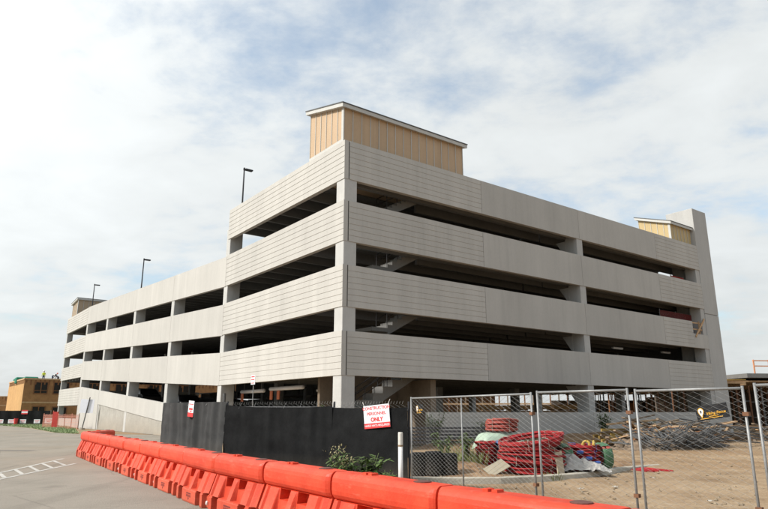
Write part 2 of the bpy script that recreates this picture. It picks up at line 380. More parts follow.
# columns
def column(v0, v1, u0, u1, z0, z1, corbel=None):
    b = MB(); b.box(v0, v1, u0, u1, z0, z1)
    if corbel:
        for z in corbel:
            if corbel[0] is not None:
                # haunch under the beam
                b.hexa([(v0-0.02,u1-0.02,z-1.1),(v1-0.05,u1-0.02,z-1.1),(v1-0.05,u1-0.01,z-1.1),(v0-0.02,u1-0.01,z-1.1),
                        (v0-0.02,u1-0.02,z),(v1-0.05,u1-0.02,z),(v1-0.05,u1+0.75,z),(v0-0.02,u1+0.75,z)])
    return b.build('column', concrete_col, garage, bevel=0.02)
column(0.035, 0.78, 0.035, 0.76, -0.2, 13.6)
for u in [U1]: column(0.04, 0.92, u-0.30, u+0.30, -0.2, 13.6)
for u in wing_cols: column(0.04, 0.92, u-0.32, u+0.32, -0.2, wing(10.9, u))
column(0.04, 0.92, U2-0.32, U2+0.32, -0.2, 12.8); column(0.04, 0.7, U3-0.66, U3-0.3, -0.2, 12.8)
for v in (18.72,): column(v-0.30, v+0.30, 0.04, 0.95, -0.2, 13.6, [b-0.02 for b in BB])
for v in (9.6, 18.4, 27.5):
    for u in (14.15, 24.5, 35, 45.2, 54.6): column(v-0.3, v+0.3, u-0.3, u+0.3, -0.2, 10.5)
for u in (9.5, 19, 28.5, 38, 47.5, 57): column(36.1, 36.7, u-0.3, u+0.3, -0.2, 10.5)
# decks (slab with stems below)
FL = [z-1.07 for z in BT]
def deck(v0, v1, ua, ub, za, zb, step=1.55):
    b = MB(); n = max(1, int((ub-ua)/step))
    b.hexa([(v0,ua,za-0.14),(v1,ua,za-0.14),(v1,ub,zb-0.14),(v0,ub,zb-0.14),(v0,ua,za),(v1,ua,za),(v1,ub,zb),(v0,ub,zb)])
    for i in range(n):
        u = ua+(i+0.5)*(ub-ua)/n; z = za+(zb-za)*(i+0.5)/n
        b.box(v0+0.02, v1-0.02, u-0.09, u+0.09, z-0.72, z-0.13)
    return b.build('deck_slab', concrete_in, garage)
for z in FL[:3]:
    deck(TH+0.01, 17.9, TH+3.4, U1-0.35, z, z); deck(6.8, 17.9, TH+0.01, TH+3.38, z, z); deck(18.0, 36.1, TH+0.01, U1-0.35, z, z)
    deck(18.8, 36.1, U1+0.4, 66, z, z, 3.1)
deck(TH+0.01, 17.9, TH+3.4, U1-0.35, FL[3], FL[3]); deck(6.8, 36.1, TH+0.01, TH+3.38, FL[3], FL[3]); deck(18.0, 36.1, TH+3.4, 66, FL[3], FL[3], 3.1)
for z in W_TOP: deck(TH+0.01, 17.9, U1+0.4, U2-0.4, wing(z-1.07, U1), wing(z-1.07, U2))
deck(TH+0.45, 17.9, U1+0.4, U2-0.4, ramp_edge(U1)-1.0, ramp_edge(U2)-1.0)
for z in FT[:4]: deck(TH+0.01, 17.9, U2+0.35, U3-0.3, z-1.07, z-1.07)
# beams behind the right face (a second, darker edge seen under the bands)
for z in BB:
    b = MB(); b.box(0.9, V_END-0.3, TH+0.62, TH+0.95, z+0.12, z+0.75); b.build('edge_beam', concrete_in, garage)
# walls added inside and at the rear to keep the decks dark
b = MB(); b.box(18.2, 18.5, U1+0.5, 53.0, 3.4, 10.4); b.build('shade_wall', concrete_in, garage)
b = MB(); b.box(19.6, 31.5, 12.2, 12.5, 4.2, 13.7); b.build('shade_wall', concrete_in, garage)
b = MB(); b.box(7.6, 17.6, 13.1, 13.4, 7.4, 13.7); b.build('shade_wall', concrete_in, garage)
b = MB(); b.box(7.6, 17.6, 13.1, 13.4, 4.2, 7.2); b.build('shade_wall', concrete_in, garage)
b = MB(); b.box(36.4, 36.7, 0.9, 66, 3.4, 12.5); b.build('rear_shade_wall', concrete_in, garage)
b = MB(); b.box(18.6, 18.75, 14.8, 50, 0.0, 3.2); b.build('shade_wall', concrete_in, garage)
# stair behind the right face near the corner
st_wall = MB(); st_wall.box(0.85, 6.1, 3.25, 3.45, -0.1, 3.55); st_wall.box(5.75, 6.1, 0.45, 3.2, -0.1, 3.3)
st_wall.build('stair_wall', tan_wall, garage)
def flight(v0, z0, v1, z1, u0, u1):
    b = MB(); n = 9
    prof = []
    for i in range(n):
        va = v0+(v1-v0)*i/n; vb = v0+(v1-v0)*(i+1)/n
        za = z0+(z1-z0)*(i+1)/n
        prof += [(va, za), (vb, za)]
    prof += [(v1, z1-0.42), (v0, z0-0.36)]
    b.prism(prof, (0, u0, 0), (1,0,0), (0,0,1), (0,1,0), u1-u0)
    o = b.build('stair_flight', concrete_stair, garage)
    if u0 > 2.3: return
    r = MB()
    for uu in (u0+0.05, u1-0.05):
        for hh in (0.9, 0.55): r.tube([(v0, uu, z0+hh), (v1, uu, z1+hh)], 0.022, 5)
        for i in range(5):
            t = i/4; v = v0+(v1-v0)*t; z = z0+(z1-z0)*t
            r.tube([(v, uu, z), (v, uu, z+0.92)], 0.02, 5)
    r.build('handrail', steel_dark, o)
def stair_part(v0, v1, u0, u1, z0, z1):
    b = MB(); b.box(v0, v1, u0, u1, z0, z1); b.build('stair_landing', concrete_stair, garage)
flight(0.95, 1.25, 6.4, FL[3], 1.35, 2.25)
stair_part(0.85, 6.1, 2.3, 3.2, 1.05, 1.25)
for za, zb in ((FL[3], FL[2]), (FL[2], FL[1]), (FL[1], FL[0])):
    mid = (za+zb)/2
    flight(3.6, mid, 6.45, zb, 1.25, 2.3)
    flight(6.45, za, 3.6, mid, 2.36, 3.2)
    stair_part(2.6, 3.6, 1.25, 3.2, mid-0.2, mid)
# a second, larger stringer runs under the bands toward the right end of the stair
# stair tower at the right end
b = MB(); b.box(V_END, V_TOW, 0.0, 2.3, 9.35, 18.2); b.box(V_END, V_TOW, 0.004, 2.29, -0.2, 9.32)
b.build('stair_tower', concrete_tower, garage, bevel=0.02)
b = MB(); b.box(V_END-0.6, V_END-0.02, 0.05, 0.9, -0.2, 13.7); b.build('column', concrete_tower, garage)
# rooftop stair houses
def clad_box(name, v0, v1, u0, u1, z0, zf, zb, m, pitch=0.55, ov=0.22, battens=True, trim=trim_white):
    """shed with roof rising from zf at u0 to zb at u1"""
    b = MB()
    b.hexa([(v0,u0,z0),(v1,u0,z0),(v1,u1,z0),(v0,u1,z0),(v0,u0,zf),(v1,u0,zf),(v1,u1,zb),(v0,u1,zb)])
    o = b.build(name, m, garage)
    s = MB()
    n = int(round((v1-v0)/pitch))
    for i in range(n+1):
        v = v0+(v1-v0)*i/n; s.box(v-0.018, v+0.018, u0-0.03, u0-0.002, z0+0.02, zf-0.02)
    n = int(round((u1-u0)/pitch))
    for i in range(n+1):
        u = u0+(u1-u0)*i/n; zt = zf+(zb-zf)*(i/n)
        s.box(v0-0.03, v0-0.002, u-0.018, u+0.018, z0+0.02, zt-0.03)
    s.build('seam', trim, o)
    r = MB(); k = (zb-zf)/(u1-u0)
    a, c = u0-ov, u1+ov; za, zc = zf-k*ov, zb+k*ov
    e0, e1 = v0-ov, v1+ov
    r.hexa([(e0,a,za),(e1,a,za),(e1,c,zc),(e0,c,zc),(e0,a,za+0.2),(e1,a,za+0.2),(e1,c,zc+0.2),(e0,c,zc+0.2)])
    rf = r.build('roof', trim, o)
    q = MB(); d = 0.03; za += 0.203; zc += 0.203
    q.hexa([(e0-d,a-d,za),(e1+d,a-d,za),(e1+d,c+d,zc),(e0-d,c+d,zc),(e0-d,a-d,za+0.05),(e1+d,a-d,za+0.05),(e1+d,c+d,zc+0.05),(e0-d,c+d,zc+0.05)])
    q.build('roof_edge', roof_dark, rf)
    # corner and base trim
    t = MB(); t.box(v0-0.05, v0-0.035, u0+0.02, u0+0.14, z0, zf-0.02); t.box(v0-0.05, v0+0.0, u0-0.05, u0+0.02, z0, zf-0.02)
    t.box(v0-0.045, v0-0.036, u0+0.15, u1, z0+1.2, z0+1.34)
    t.build('corner_trim', trim, o)
    return o
clad_box('stair_house', 0.14, 8.45, 0.36, 3.72, 13.8, 16.85, 17.75, cladding)
clad_box('stair_house', 31.3, 34.42, 0.36, 3.0, 13.8, 16.35, 17.25, cladding_y, 0.5)
clad_box('stair_house', 0.35, 4.1, 63.0, 66.2, 12.4, 15.75, 15.45, cladding_b, 0.6)
# wooden guard rail closing the unfinished parapet corner, and red mesh behind the openings
gz = BB[2]+1.1
b = MB()
for z in (gz+0.35, gz+0.85): b.bar((32.35, 0.12, z), (34.3, 0.12, z+0.03), 0.04, 0.09)
b.bar((33.4, 0.06, gz), (33.4, 0.06, gz+1.0), 0.09, 0.04); b.bar((32.5, -0.06, gz-0.25), (34.2, -0.02, gz+1.25), 0.05, 0.14)
b.build('guard_rail', lumber, garage)

def put(o, v, u, z=0, rz=0):
    p = G(v, u, z); o.location = p; o.rotation_euler = (0, 0, ANG+rz); return o
# red mesh barrier panels standing in two openings by the tower
def safety_panel(w, h, m, m2):
    b = MB()
    n = int(w/0.07)
    for i in range(n+1): b.box(w*i/n-0.014, w*i/n+0.014, -0.01, 0.01, 0.05, h)
    k = int(h/0.08)
    for i in range(k+1): b.box(0, w, -0.012, 0.012, 0.05+(h-0.05)*i/k-0.012, 0.05+(h-0.05)*i/k+0.012)
    return b
for (v, z, w, lab) in ((31.2, FL[1], 1.9, 'red safety mesh panel in the second opening down beside the stair tower'), (30.0, FL[0]-3.19+0.0, 2.2, '')):
    if not lab: continue
    t = thing('safety_mesh', lab, 'safety mesh'); put(t, v, 0.7, z+0.0)
    safety_panel(w, 1.45, mesh_red, None).build('mesh', mesh_red, t)
    for x in (0, w): b = MB(); b.tube([(x, 0.03, 0), (x, 0.03, 1.55)], 0.03, 6); b.build('post', galv, t)
t = thing('safety_mesh', 'dark red safety mesh behind the notched parapet beside the wooden guard rail', 'safety mesh'); put(t, 29.2, 0.8, FL[2])
safety_panel(4.6, 1.75, mesh_red, None).build('mesh', mesh_maroon, t)
for x in (0, 2.3, 4.6): b = MB(); b.tube([(x, 0.03, 0), (x, 0.03, 1.85)], 0.03, 6); b.build('post', galv, t)

# roof lamps
def lamp(v, u, z, h, lab):
    t = thing('roof_lamp', lab, 'lamp post', group='lamp posts on the garage roof'); put(t, v, u, z)
    b = MB(); b.tube([(0,0,0), (0,0,0.5)], 0.14, 8); b.build('base', concrete_col, t)
    b = MB(); b.tube([(0,0,0.5), (0,0,h)], [0.065, 0.05], 8); b.build('pole', steel_dark, t)
    b = MB(); b.box(0.05, 0.62, -0.14, 0.14, h-0.15, h-0.04); b.box(-0.06, 0.06, -0.06, 0.06, h-0.2, h+0.02); b.build('lamp_head', steel_dark, t, bevel=0.03)
lamp(0.75, 13.9, FL[0], 4.25, 'dark single arm roof lamp on the highest deck nearest the corner stair house')
lamp(0.75, 36.4, wing(W_TOP[0]-1.07, 36.4), 4.35, 'dark single arm roof lamp halfway along the sloping left wing')
lamp(0.9, 57.5, FT[0]-1.07, 4.45, 'dark single arm roof lamp farthest left beside the small brown stair house')

# ------------------------------------------------------------------ ground
def sheet(name, pts, z, m, kind='structure', sub=0):
    b = MB(); b.poly([(x, y, z) for x, y in pts]); o = b.build(name, m); tag(o, kind=kind); return o
sheet('ground', [(-900,-300), (900,-300), (900,1500), (-900,1500)], -0.012, m_terrain)
sheet('road', [(-140,-40), (3.6,-40), (3.3,4.2), (2.6,8.6), (1.2,12.2), (-0.2,14.8), (-4.6,18.2), (-8.5,22.0), (-11.5,30), (-13.6,44), (-17.5,50.0), (-24.6,51.6), (-28.2,55.0), (-38.8,70.5), (-50.5,84.5), (-72,87), (-140,92)], -0.006, m_asphalt)
sheet('dirt_yard', [(3.6,-40), (90,-40), (120,60), (34,62), (24.0,47.6), (-1.95,28.8), (-8.0,37.0), (-13.0,43.8), (-11.5,30), (-8.5,22.0), (-4.6,18.2), (-0.2,14.8), (1.2,12.2), (2.6,8.6), (3.3,4.2)], -0.002, m_dirt)
sheet('dirt_verge', [(-13.0,43.8), (-13.6,44.0), (-17.5,50.0), (-24.6,51.6), (-31,65), (-36,74), (-42,84), (-34,71.5), (-10.5,40.2)], 0.003, m_dirt)
sheet('lawn', [(-24.4,51.8), (-28.0,55.2), (-38.6,70.7), (-50.3,84.6), (-71,87.2), (-71,97), (-48,96), (-42,84), (-36,74), (-31,65)], 0.001, m_grassg)
# grass blades
b = MB(); random.seed(3)
def in_poly(x, y, P):
    c = False; j = len(P)-1
    for i in range(len(P)):
        if (P[i][1] > y) != (P[j][1] > y) and x < (P[j][0]-P[i][0])*(y-P[i][1])/(P[j][1]-P[i][1])+P[i][0]: c = not c
        j = i
    return c
LP = [(-24.4,51.8), (-28.0,55.2), (-38.6,70.7), (-50.3,84.6), (-60,86.5), (-60,88), (-48,88), (-42,84), (-36,74), (-31,65)]
cnt = 0
while cnt < 9000:
    x = random.uniform(-60, -24); y = random.uniform(51, 88)
    if not in_poly(x, y, LP): continue
    if mnoise.noise(Vector((x*0.35, y*0.35, 0))) < -0.25: continue
    cnt += 1; a = random.uniform(0, pi); h = random.uniform(0.05, 0.16); w = random.uniform(0.03, 0.09)
    b.poly([(x-w*cos(a), y-w*sin(a), 0), (x+w*cos(a), y+w*sin(a), 0), (x+random.uniform(-.05,.05), y+random.uniform(-.05,.05), h)])
grass_m = mat('lawn blades', (0.21, 0.30, 0.14), 0.8, 0.3, 1.2, col2=(0.36, 0.42, 0.22))
tag(b.build('grass', grass_m), kind='stuff')
# hatched road marking: two rails with rungs
def strip(b, p, q, w, z=0.0):
    p = Vector((*p, 0)); q = Vector((*q, 0)); d = (q-p).normalized(); n = Vector((-d.y, d.x, 0))*w/2
    b.poly([(p-n).to_tuple()[:2]+(z,), (q-n).to_tuple()[:2]+(z,), (q+n).to_tuple()[:2]+(z,), (p+n).to_tuple()[:2]+(z,)])
b = MB()
A0, A1 = Vector((-10.75,16.2)), Vector((-12.05,24.6)); B0, B1 = Vector((-9.35,14.6)), Vector((-10.5,22.3))
A0 = A1+(Vector((-11.19,19.6))-A1)*1.9; B0 = B1+(Vector((-10.08,17.9))-B1)*1.9
strip(b, A0, A1, 0.11); strip(b, B0, B1, 0.11)
for i in range(9):
    t = 0.04+i*0.12
    if t > 0.99: continue
    p = A0.lerp(A1, t); q = B0.lerp(B1, min(1, t+0.02)); strip(b, p.lerp(q, 0.05), p.lerp(q, 0.95), 0.11, 0.004)
tag(b.build('road_marking', m_paint), kind='structure')
sheet('road_patch', [(-18.2,29.6), (-15.9,29.2), (-15.8,29.75), (-18.1,30.1)], -0.001, ground_mat('dark patch', [(0.12,0.11,0.10), (0.17,0.155,0.14), (0.22,0.20,0.18)], 12, 1.0, 0.4, 30))
# kerb of the island and the island itself
KP = [(0.6,16.15), (1.1,16.05), (2.0,16.0), (2.85,16.05), (3.95,16.5), (4.9,17.0), (5.75,17.7), (6.8,18.8), (7.6,19.75), (8.6,20.9), (9.6,21.9)]
b = MB()
prev = None
for i, (x, y) in enumerate(KP):
    d = Vector(KP[min(i+1, len(KP)-1)])-Vector(KP[max(i-1, 0)]); d.normalize(); n = Vector((-d.y, d.x))
    h = 0.15 if i < 8 else 0.15-0.05*(i-7)+0.01
    row = [b.bm.verts.new((x, y, -0.05)), b.bm.verts.new((x+n.x*0.02, y+n.y*0.02, h-0.02)), b.bm.verts.new((x+n.x*0.05, y+n.y*0.05, h)), b.bm.verts.new((x+n.x*0.2, y+n.y*0.2, h)), b.bm.verts.new((x+n.x*0.2, y+n.y*0.2, -0.05))]
    if prev:
        for k in range(4): b.bm.faces.new((prev[k], row[k], row[k+1], prev[k+1]))
    else: b.bm.faces.new(row)
    prev = row
b.bm.faces.new(prev)
tag(b.build('kerb', m_kerb), kind='structure')
# island soil: a lumpy mound behind the kerb
def mound_h(x, y):
    h = 0.10
    h += 0.26*math.exp(-(((x-2.3)/0.9)**2+((y-18.2)/1.1)**2)) + 0.10*math.exp(-(((x-4.6)/2.2)**2+((y-20.6)/1.4)**2))
    h += 0.07*mnoise.noise(Vector((x*0.9, y*0.9, 0))) + 0.05*mnoise.noise(Vector((x*3, y*3, 5))) + 0.02*mnoise.noise(Vector((x*9, y*9, 5)))
    return h
def kerb_y(x):
    for (x0, y0), (x1, y1) in zip(KP, KP[1:]):
        if x0 <= x <= x1: return y0+(y1-y0)*(x-x0)/(x1-x0)
    return KP[0][1] if x < KP[0][0] else KP[-1][1]
b = MB(); nx, ny = 64, 40; grid = []
for i in range(nx+1):
    x = 0.6+9.0*i/nx; row = []
    ya = kerb_y(x)+0.19; yb = 24.2
    for j in range(ny+1):
        t = j/ny; y = ya+(yb-ya)*t
        edge = min(1, t*5)*min(1, (1-t)*4)*min(1, (1-i/nx)*5)
        z = (0.125*min(1, (1-i/nx)*3)) if t == 0 else -0.03*(1-edge)+mound_h(x, y)*edge+0.12*(1-min(1, t*5))*min(1, (1-i/nx)*3)
        row.append(b.bm.verts.new((x, y, z)))
    grid.append(row)
for i in range(nx):
    for j in range(ny): b.bm.faces.new((grid[i][j], grid[i+1][j], grid[i+1][j+1], grid[i][j+1]))
tag(b.build('dirt_mound', m_soil, smooth=True), kind='structure')
# second low bank of soil along the garage wall
b = MB(); nx, ny = 70, 10; grid = []
for i in range(nx+1):
    v = 4+30*i/nx; row = []
    for j in range(ny+1):
        t = j/ny; u = -0.02-5.0*t
        h = (0.42*(1-t)**1.3+0.16*mnoise.noise(Vector((v*0.7, u*0.7, 2)))*(1-t)+0.10*mnoise.noise(Vector((v*2, u*2, 2)))*(1-t))*min(1, i/6)*min(1, (nx-i)/6)
        p = G(v, u, max(0.0, h)-0.03); row.append(b.bm.verts.new(p))
    grid.append(row)
for i in range(nx):
    for j in range(ny): b.bm.faces.new((grid[i][j], grid[i+1][j], grid[i+1][j+1], grid[i][j+1]))
tag(b.build('soil_bank', m_soil, smooth=True), kind='structure')
b = MB(); nx, ny = 150, 150; g = []
def rut(x, y):
    z = 0.030*mnoise.noise(Vector((x*0.6, y*0.6, 1)))+0.022*mnoise.noise(Vector((x*2.1, y*2.1, 4)))+0.010*mnoise.noise(Vector((x*6, y*6, 2)))
    for (cx, r_) in ((30.0, 17.5), (30.0, 19.3), (33.5, 24.0), (33.5, 25.8), (27.0, 12.2), (27.0, 14.0)):
        d = hypot(x-cx, y-31)-r_-0.4*sin(y*0.2)
        z += -0.05*math.exp(-(d/0.17)**2)+0.03*math.exp(-((abs(d)-0.30)/0.12)**2)
    return z
for i in range(nx+1):
    row = []
    for j in range(ny+1):
        s_, t_ = i/nx, j/ny
        x = 3.3+s_*(17.0+t_*9); y = 8.5+t_*23.5
        e = min(1, s_*12, (1-s_)*8, t_*10, (1-t_)*8)
        row.append(b.bm.verts.new((x, y, -0.06+e*(0.085+rut(x, y)))))
    g.append(row)
for i in range(nx):
    for j in range(ny): b.bm.faces.new((g[i][j], g[i+1][j], g[i+1][j+1], g[i][j+1]))
tag(b.build('rutted_dirt', m_dirt, smooth=True), kind='structure')
# loose stones and litter of the yard
b = MB(); random.seed(11)
def stone(x, y, z, r):
    vs = []
    for (a, bb, c) in ((1,0,0),(-1,0,0),(0,1,0),(0,-1,0),(0,0,1),(0,0,-1)):
        vs.append(b.bm.verts.new((x+a*r*random.uniform(.6,1.2), y+bb*r*random.uniform(.6,1.2), z+c*r*random.uniform(.4,.8))))
    for f in ((0,2,4),(2,1,4),(1,3,4),(3,0,4),(2,0,5),(1,2,5),(3,1,5),(0,3,5)): b.bm.faces.new([vs[k] for k in f])
for i in range(2600):
    x = random.uniform(2, 26); y = random.uniform(9, 40)
    if y < 16 and x < 2.5: continue
    if y > 28.0+(x+1.9)*0.74: continue
    stone(x, y, 0.03, random.choice((0.02, 0.02, 0.03, 0.03, 0.05)))
for i in range(500):
    x = random.uniform(0.8, 7); y = random.uniform(kerb_y(x)+0.4, 21.5)
    stone(x, y, mound_h(x, y)*0.95, random.choice((0.015, 0.02, 0.03, 0.045)))
gravel_m = mat('loose stones', (0.20, 0.14, 0.085), 0.95, 0.4, 20, col2=(0.36, 0.29, 0.20))
tag(b.build('gravel', gravel_m), kind='stuff')

random.seed(91)
for i, (x, y, lab) in enumerate(((4.35,14.6,'white paper scrap on the dirt just before the kerb of the wide coils'), (5.2,14.9,'white paper scrap on the dirt before the green wrapped coils'), (6.9,16.8,'small pale scrap on the dirt, farthest from the camera of the scraps'), (4.0,12.0,'flat grey scrap on the dirt close to the orange barriers'), (6.2,12.6,'tan paper scrap on the open dirt behind the scaffold side fence panel'))):
    b = MB(); n = 5; g = []
    for a in range(n+1): g.append([b.bm.verts.new((-0.07+0.14*a/n, -0.045+0.09*c/n, 0.02+0.035*abs(mnoise.noise(Vector((a*.9+i, c*.9, i)))))) for c in range(n+1)])
    for a in range(n):
        for c in range(n): b.bm.faces.new((g[a][c], g[a+1][c], g[a+1][c+1], g[a][c+1]))
    o = b.build('paper_scrap', mat('scrap paper', (0.42,0.39,0.34), .8, .15, 6)); o.location = (x, y, 0.04); o.rotation_euler = (0,0,random.uniform(0,3)); tag(o, lab, 'litter')
# ------------------------------------------------------------------ water filled barriers
BL = 2.04
def smooth(a, b_, t): 
    t = max(0, min(1, (t-a)/(b_-a))); return t*t*(3-2*t)
def barrier_side(x, z):
    """half thickness of the barrier at station x (from centre), height z"""
    ax = abs(x); e = BL/2
    if z >= 0.60:       # rounded top rail
        t = (z-0.77)/0.17
        y = 0.09+0.115*max(0.0, 1-abs(t)**3.2)**0.5
        y *= 1-0.22*smooth(e-0.045, e, ax)
        return max(y, 0.02)
    if z >= 0.26:
        t = (0.60-z)/0.34
        y = 0.17+0.125*t
        # troughs between ribs
        for c, w in ((-0.28, 0.21), (0.28, 0.21)):
            d = abs(x-c)
            if d < w:
                y -= (0.02+0.085*t)*(1-smooth(w-0.035, w, d))
                if z > 0.445 and z < 0.595 and d < 0.165: y = 0.012
        for c in (-0.80, 0.80):
            d = abs(x-c)
            if d < 0.07: y -= 0.05*(1-smooth(0.03, 0.07, d))
        if ax > e-0.12: y -= 0.05*smooth(e-0.12, e-0.06, ax)
        return y
    y = 0.315 if z < 0.235 else 0.30
    if 0.45 < ax < 0.73: y -= 0.13*min(smooth(0.45, 0.465, ax), 1-smooth(0.715, 0.73, ax))
    if ax > e-0.16: y -= 0.09*smooth(e-0.16, e-0.145, ax)
    if z < 0.03: y -= 0.012
    return y
xs = sorted(set([round(-BL/2+BL*i/34, 4) for i in range(35)] + [s*q for s in (-1, 1) for q in (0.07,0.09,0.105,0.114,0.116,0.20,0.28,0.36,0.444,0.446,0.455,0.47,0.49,0.45,0.465,0.715,0.73,0.77,0.83,0.87,0.861,0.876,0.96,1.0)]))
zs = [0.0, 0.03, 0.031, 0.10, 0.18, 0.232, 0.24, 0.258, 0.262, 0.30, 0.36, 0.44, 0.447, 0.50, 0.587, 0.592, 0.598, 0.602, 0.61, 0.63, 0.67, 0.72, 0.77, 0.82, 0.87, 0.90, 0.92, 0.932, 0.938]
b = MB()
rows = []
for x in xs:
    ring = [b.bm.verts.new((x, -barrier_side(x, z), z)) for z in zs]
    ring += [b.bm.verts.new((x, barrier_side(x, z), z)) for z in reversed(zs)]
    rows.append(ring)
for A, B in zip(rows, rows[1:]):
    n = len(A)
    for k in range(n-1): b.bm.faces.new((A[k], B[k], B[k+1], A[k+1]))
    b.bm.faces.new((A[n-1], B[n-1], B[0], A[0]))
b.bm.faces.new(rows[0]); b.bm.faces.new(rows[-1][::-1])
# raised lugs on the top and the linking tongue at one end
for x in (-0.45, -0.33): b.box(x-0.035, x+0.035, -0.05, 0.05, 0.925, 0.965)
b.box(BL/2-0.02, BL/2+0.05, -0.17, 0.17, 0.04, 0.22); b.box(BL/2-0.02, BL/2+0.05, -0.08, 0.08, 0.62, 0.88)
barrier0 = thing('water_barrier', '', 'barrier', group='orange water filled barriers in a row along the road')
b.build('barrier_body', barrier_red, barrier0, bevel=0.008)
for s in (-1, 1):
    b = MB(); y = s*0.3165
    for x0, x1, z0, z1 in ((-0.15,0.15,0.160,0.185),): b.poly([(x0,y,z0),(x1,y,z0),(x1,y,z1),(x0,y,z1)])
    for k in range(5): xx = -0.145+k*0.061; b.poly([(xx,y,0.105),(xx+0.045,y,0.105),(xx+0.045,y,0.15),(xx,y,0.15)])
    b.poly([(-0.055,y,0.095),(0.055,y,0.095),(0.0,y,0.045)])
    b.build('emblem', barrier_mark, barrier0)
    b = MB(); b.lathe([(0.026, 0), (0.026, 0.02), (0.015, 0.03)], 10, (BL/2-0.03, 0, 0), 'y')
    o = b.build('drain_plug', plug_white, barrier0); o.location = (0, s*0.245, 0.10)
    if s < 0: o.scale = (1, -1, 1.5)
    else: o.scale = (1, 1, 1.5)
b = MB(); b.lathe([(0.10, 0.0), (0.10, 0.012), (0.07, 0.018)], 14, (0.62, 0, 0.936)); b.build('fill_lid', lid_dark, barrier0)
BP = [(3.25,3.75), (1.70,5.72), (0.48,7.30), (-0.76,9.0), (-1.99,10.78), (-3.2,12.45), (-4.68,14.9), (-6.08,17.05), (-7.48,19.2), (-8.98,21.45), (-10.75,24.2), (-12.9,27.5)]
# resample at the barrier length
def resample(P, L, start):
    out = [Vector(P[start])]; i = start; cur = Vector(P[start])
    while i+1 < len(P):
        nxt = Vector(P[i+1])
        if (nxt-cur).length >= L:
            # point on segment at distance L
            a = Vector(P[i]) if (Vector(P[i])-cur).length < L else cur
            lo, hi = 0.0, 1.0
            for _ in range(40):
                m = (lo+hi)/2
                if (a.lerp(nxt, m)-cur).length < L: lo = m
                else: hi = m
            cur = a.lerp(nxt, hi); out.append(cur)
        else: i += 1
    return out
J = resample(BP, BL+0.05, 0)
ordn = ['nearest', 'second', 'third', 'fourth', 'fifth', 'sixth', 'seventh', 'eighth', 'ninth', 'tenth', 'eleventh', 'twelfth', 'thirteenth', 'fourteenth', 'fifteenth']
segs = [(J[i], J[i+1]) for i in range(len(J)-1)]
e = J[-1]
first = True
pose = [((p+q)/2, atan2(p.y-q.y, p.x-q.x)) for p, q in segs]
labs = []
n = len(pose)
for i in range(n):
    if i == 0: labs.append('orange plastic barrier nearest the camera at the bottom right')
    elif i == n-1: labs.append('orange plastic barrier at the far left end of the long row')
    else: labs.append('orange plastic barrier, %s of the row counted from the bottom right' % ordn[i])
q = J[-1]
pose.append((q+Vector((0.15, 1.12)), radians(93))); labs.append('orange barrier turned back behind the far end of the row, its top showing above it')
for (c, a), lab in zip(pose, labs):
    if first: t = barrier0; first = False
    else: t = copy_tree(barrier0)
    t.location = (c.x, c.y, 0); t.rotation_euler = (radians(random.uniform(-.6,.6)), 0, a+radians(random.uniform(-1.0, 1.0))); t['label'] = lab

# ------------------------------------------------------------------ chain link fence panels
def chain_mesh(w, z0, z1, pitch=0.08, r=0.0026):
    b = MB(); bm = b.bm; h = pitch/2
    nz = int((z1-z0)/h); nw = int(w/pitch)
    random.seed(int(w*1000))
    wob = lambda x, z: 0.018*mnoise.noise(Vector((x*0.8, z*0.8, w)))
    for i in range(nw+1):
        prev = None
        for j in range(nz+1):
            x = i*pitch + (h if (i+j) % 2 else -h)*1.0; z = z0+j*h
            x = min(max(x, 0.01), w-0.01)
            y = wob(x, z)+(0.003 if (i+j) % 2 else -0.003)
            ring = [bm.verts.new((x+r*cos(a), y+r*sin(a), z)) for a in (0.5, 2.6, 4.7)]
            if prev:
                for k in range(3): bm.faces.new((prev[k], prev[(k+1) % 3], ring[(k+1) % 3], ring[k]))
            prev = ring
    return b
def link_panel(p, q, h, label, mids=(), name='chain_link_panel', top_only=None):
    p = Vector(p); q = Vector(q); w = (q-p).length
    t = thing(name, label, 'fence panel', (p.x, p.y, 0), atan2(q.y-p.y, q.x-p.x), group='galvanised chain link fence panels round the yard')
    b = MB(); r = 0.0185
    b.tube([(0,0,0.02), (0,0,h+0.03)], r, 8); b.build('post', galv, t, smooth=True)
    b = MB(); b.tube([(w,0,0.02), (w,0,h+0.03)], r, 8); b.build('post', galv, t, smooth=True)
    for m in mids:
        b = MB(); b.tube([(w*m,0.02,0.08), (w*m,0.02,h-0.015)], r*0.85, 8); b.build('post', galv, t, smooth=True)
    b = MB(); b.tube([(0,0,h), (w,0,h)], r, 8); b.build('top_rail', galv, t, smooth=True)
    b = MB(); b.tube([(0,0,0.08), (w,0,0.08)], r*0.9, 8); b.build('bottom_rail', galv, t, smooth=True)
    chain_mesh(w, 0.09, h-0.01).build('wire_mesh', galv_wire, t)
    b = MB()
    for x in (0.0, w):
        b.tube([(x,-0.35,0.03), (x,0.35,0.03)], 0.024, 6); b.box(x-0.12, x+0.12, -0.4, 0.4, 0.0, 0.012)
    b.build('foot', galv, t)
    b = MB()
    for z in (0.5, h-0.35): b.box(w-0.03, w+0.045, -0.035, 0.035, z, z+0.05)
    b.build('clamp', rust, t)
    return t
link_panel((0.62,14.6), (2.53,11.0), 2.0, 'chain link fence panel beside the black screen, before the dirt mound', (0.48,))
link_panel((2.60,10.84), (3.66,9.6), 2.02, 'short chain link fence panel before the green wrapped coils')
link_panel((3.71,9.42), (4.67,8.30), 2.0, 'chain link fence panel carrying the larger black and gold banner')
link_panel((4.73,8.12), (7.0,5.6), 2.03, 'chain link fence panel at the right edge, before the unfinished deck', (0.5,))

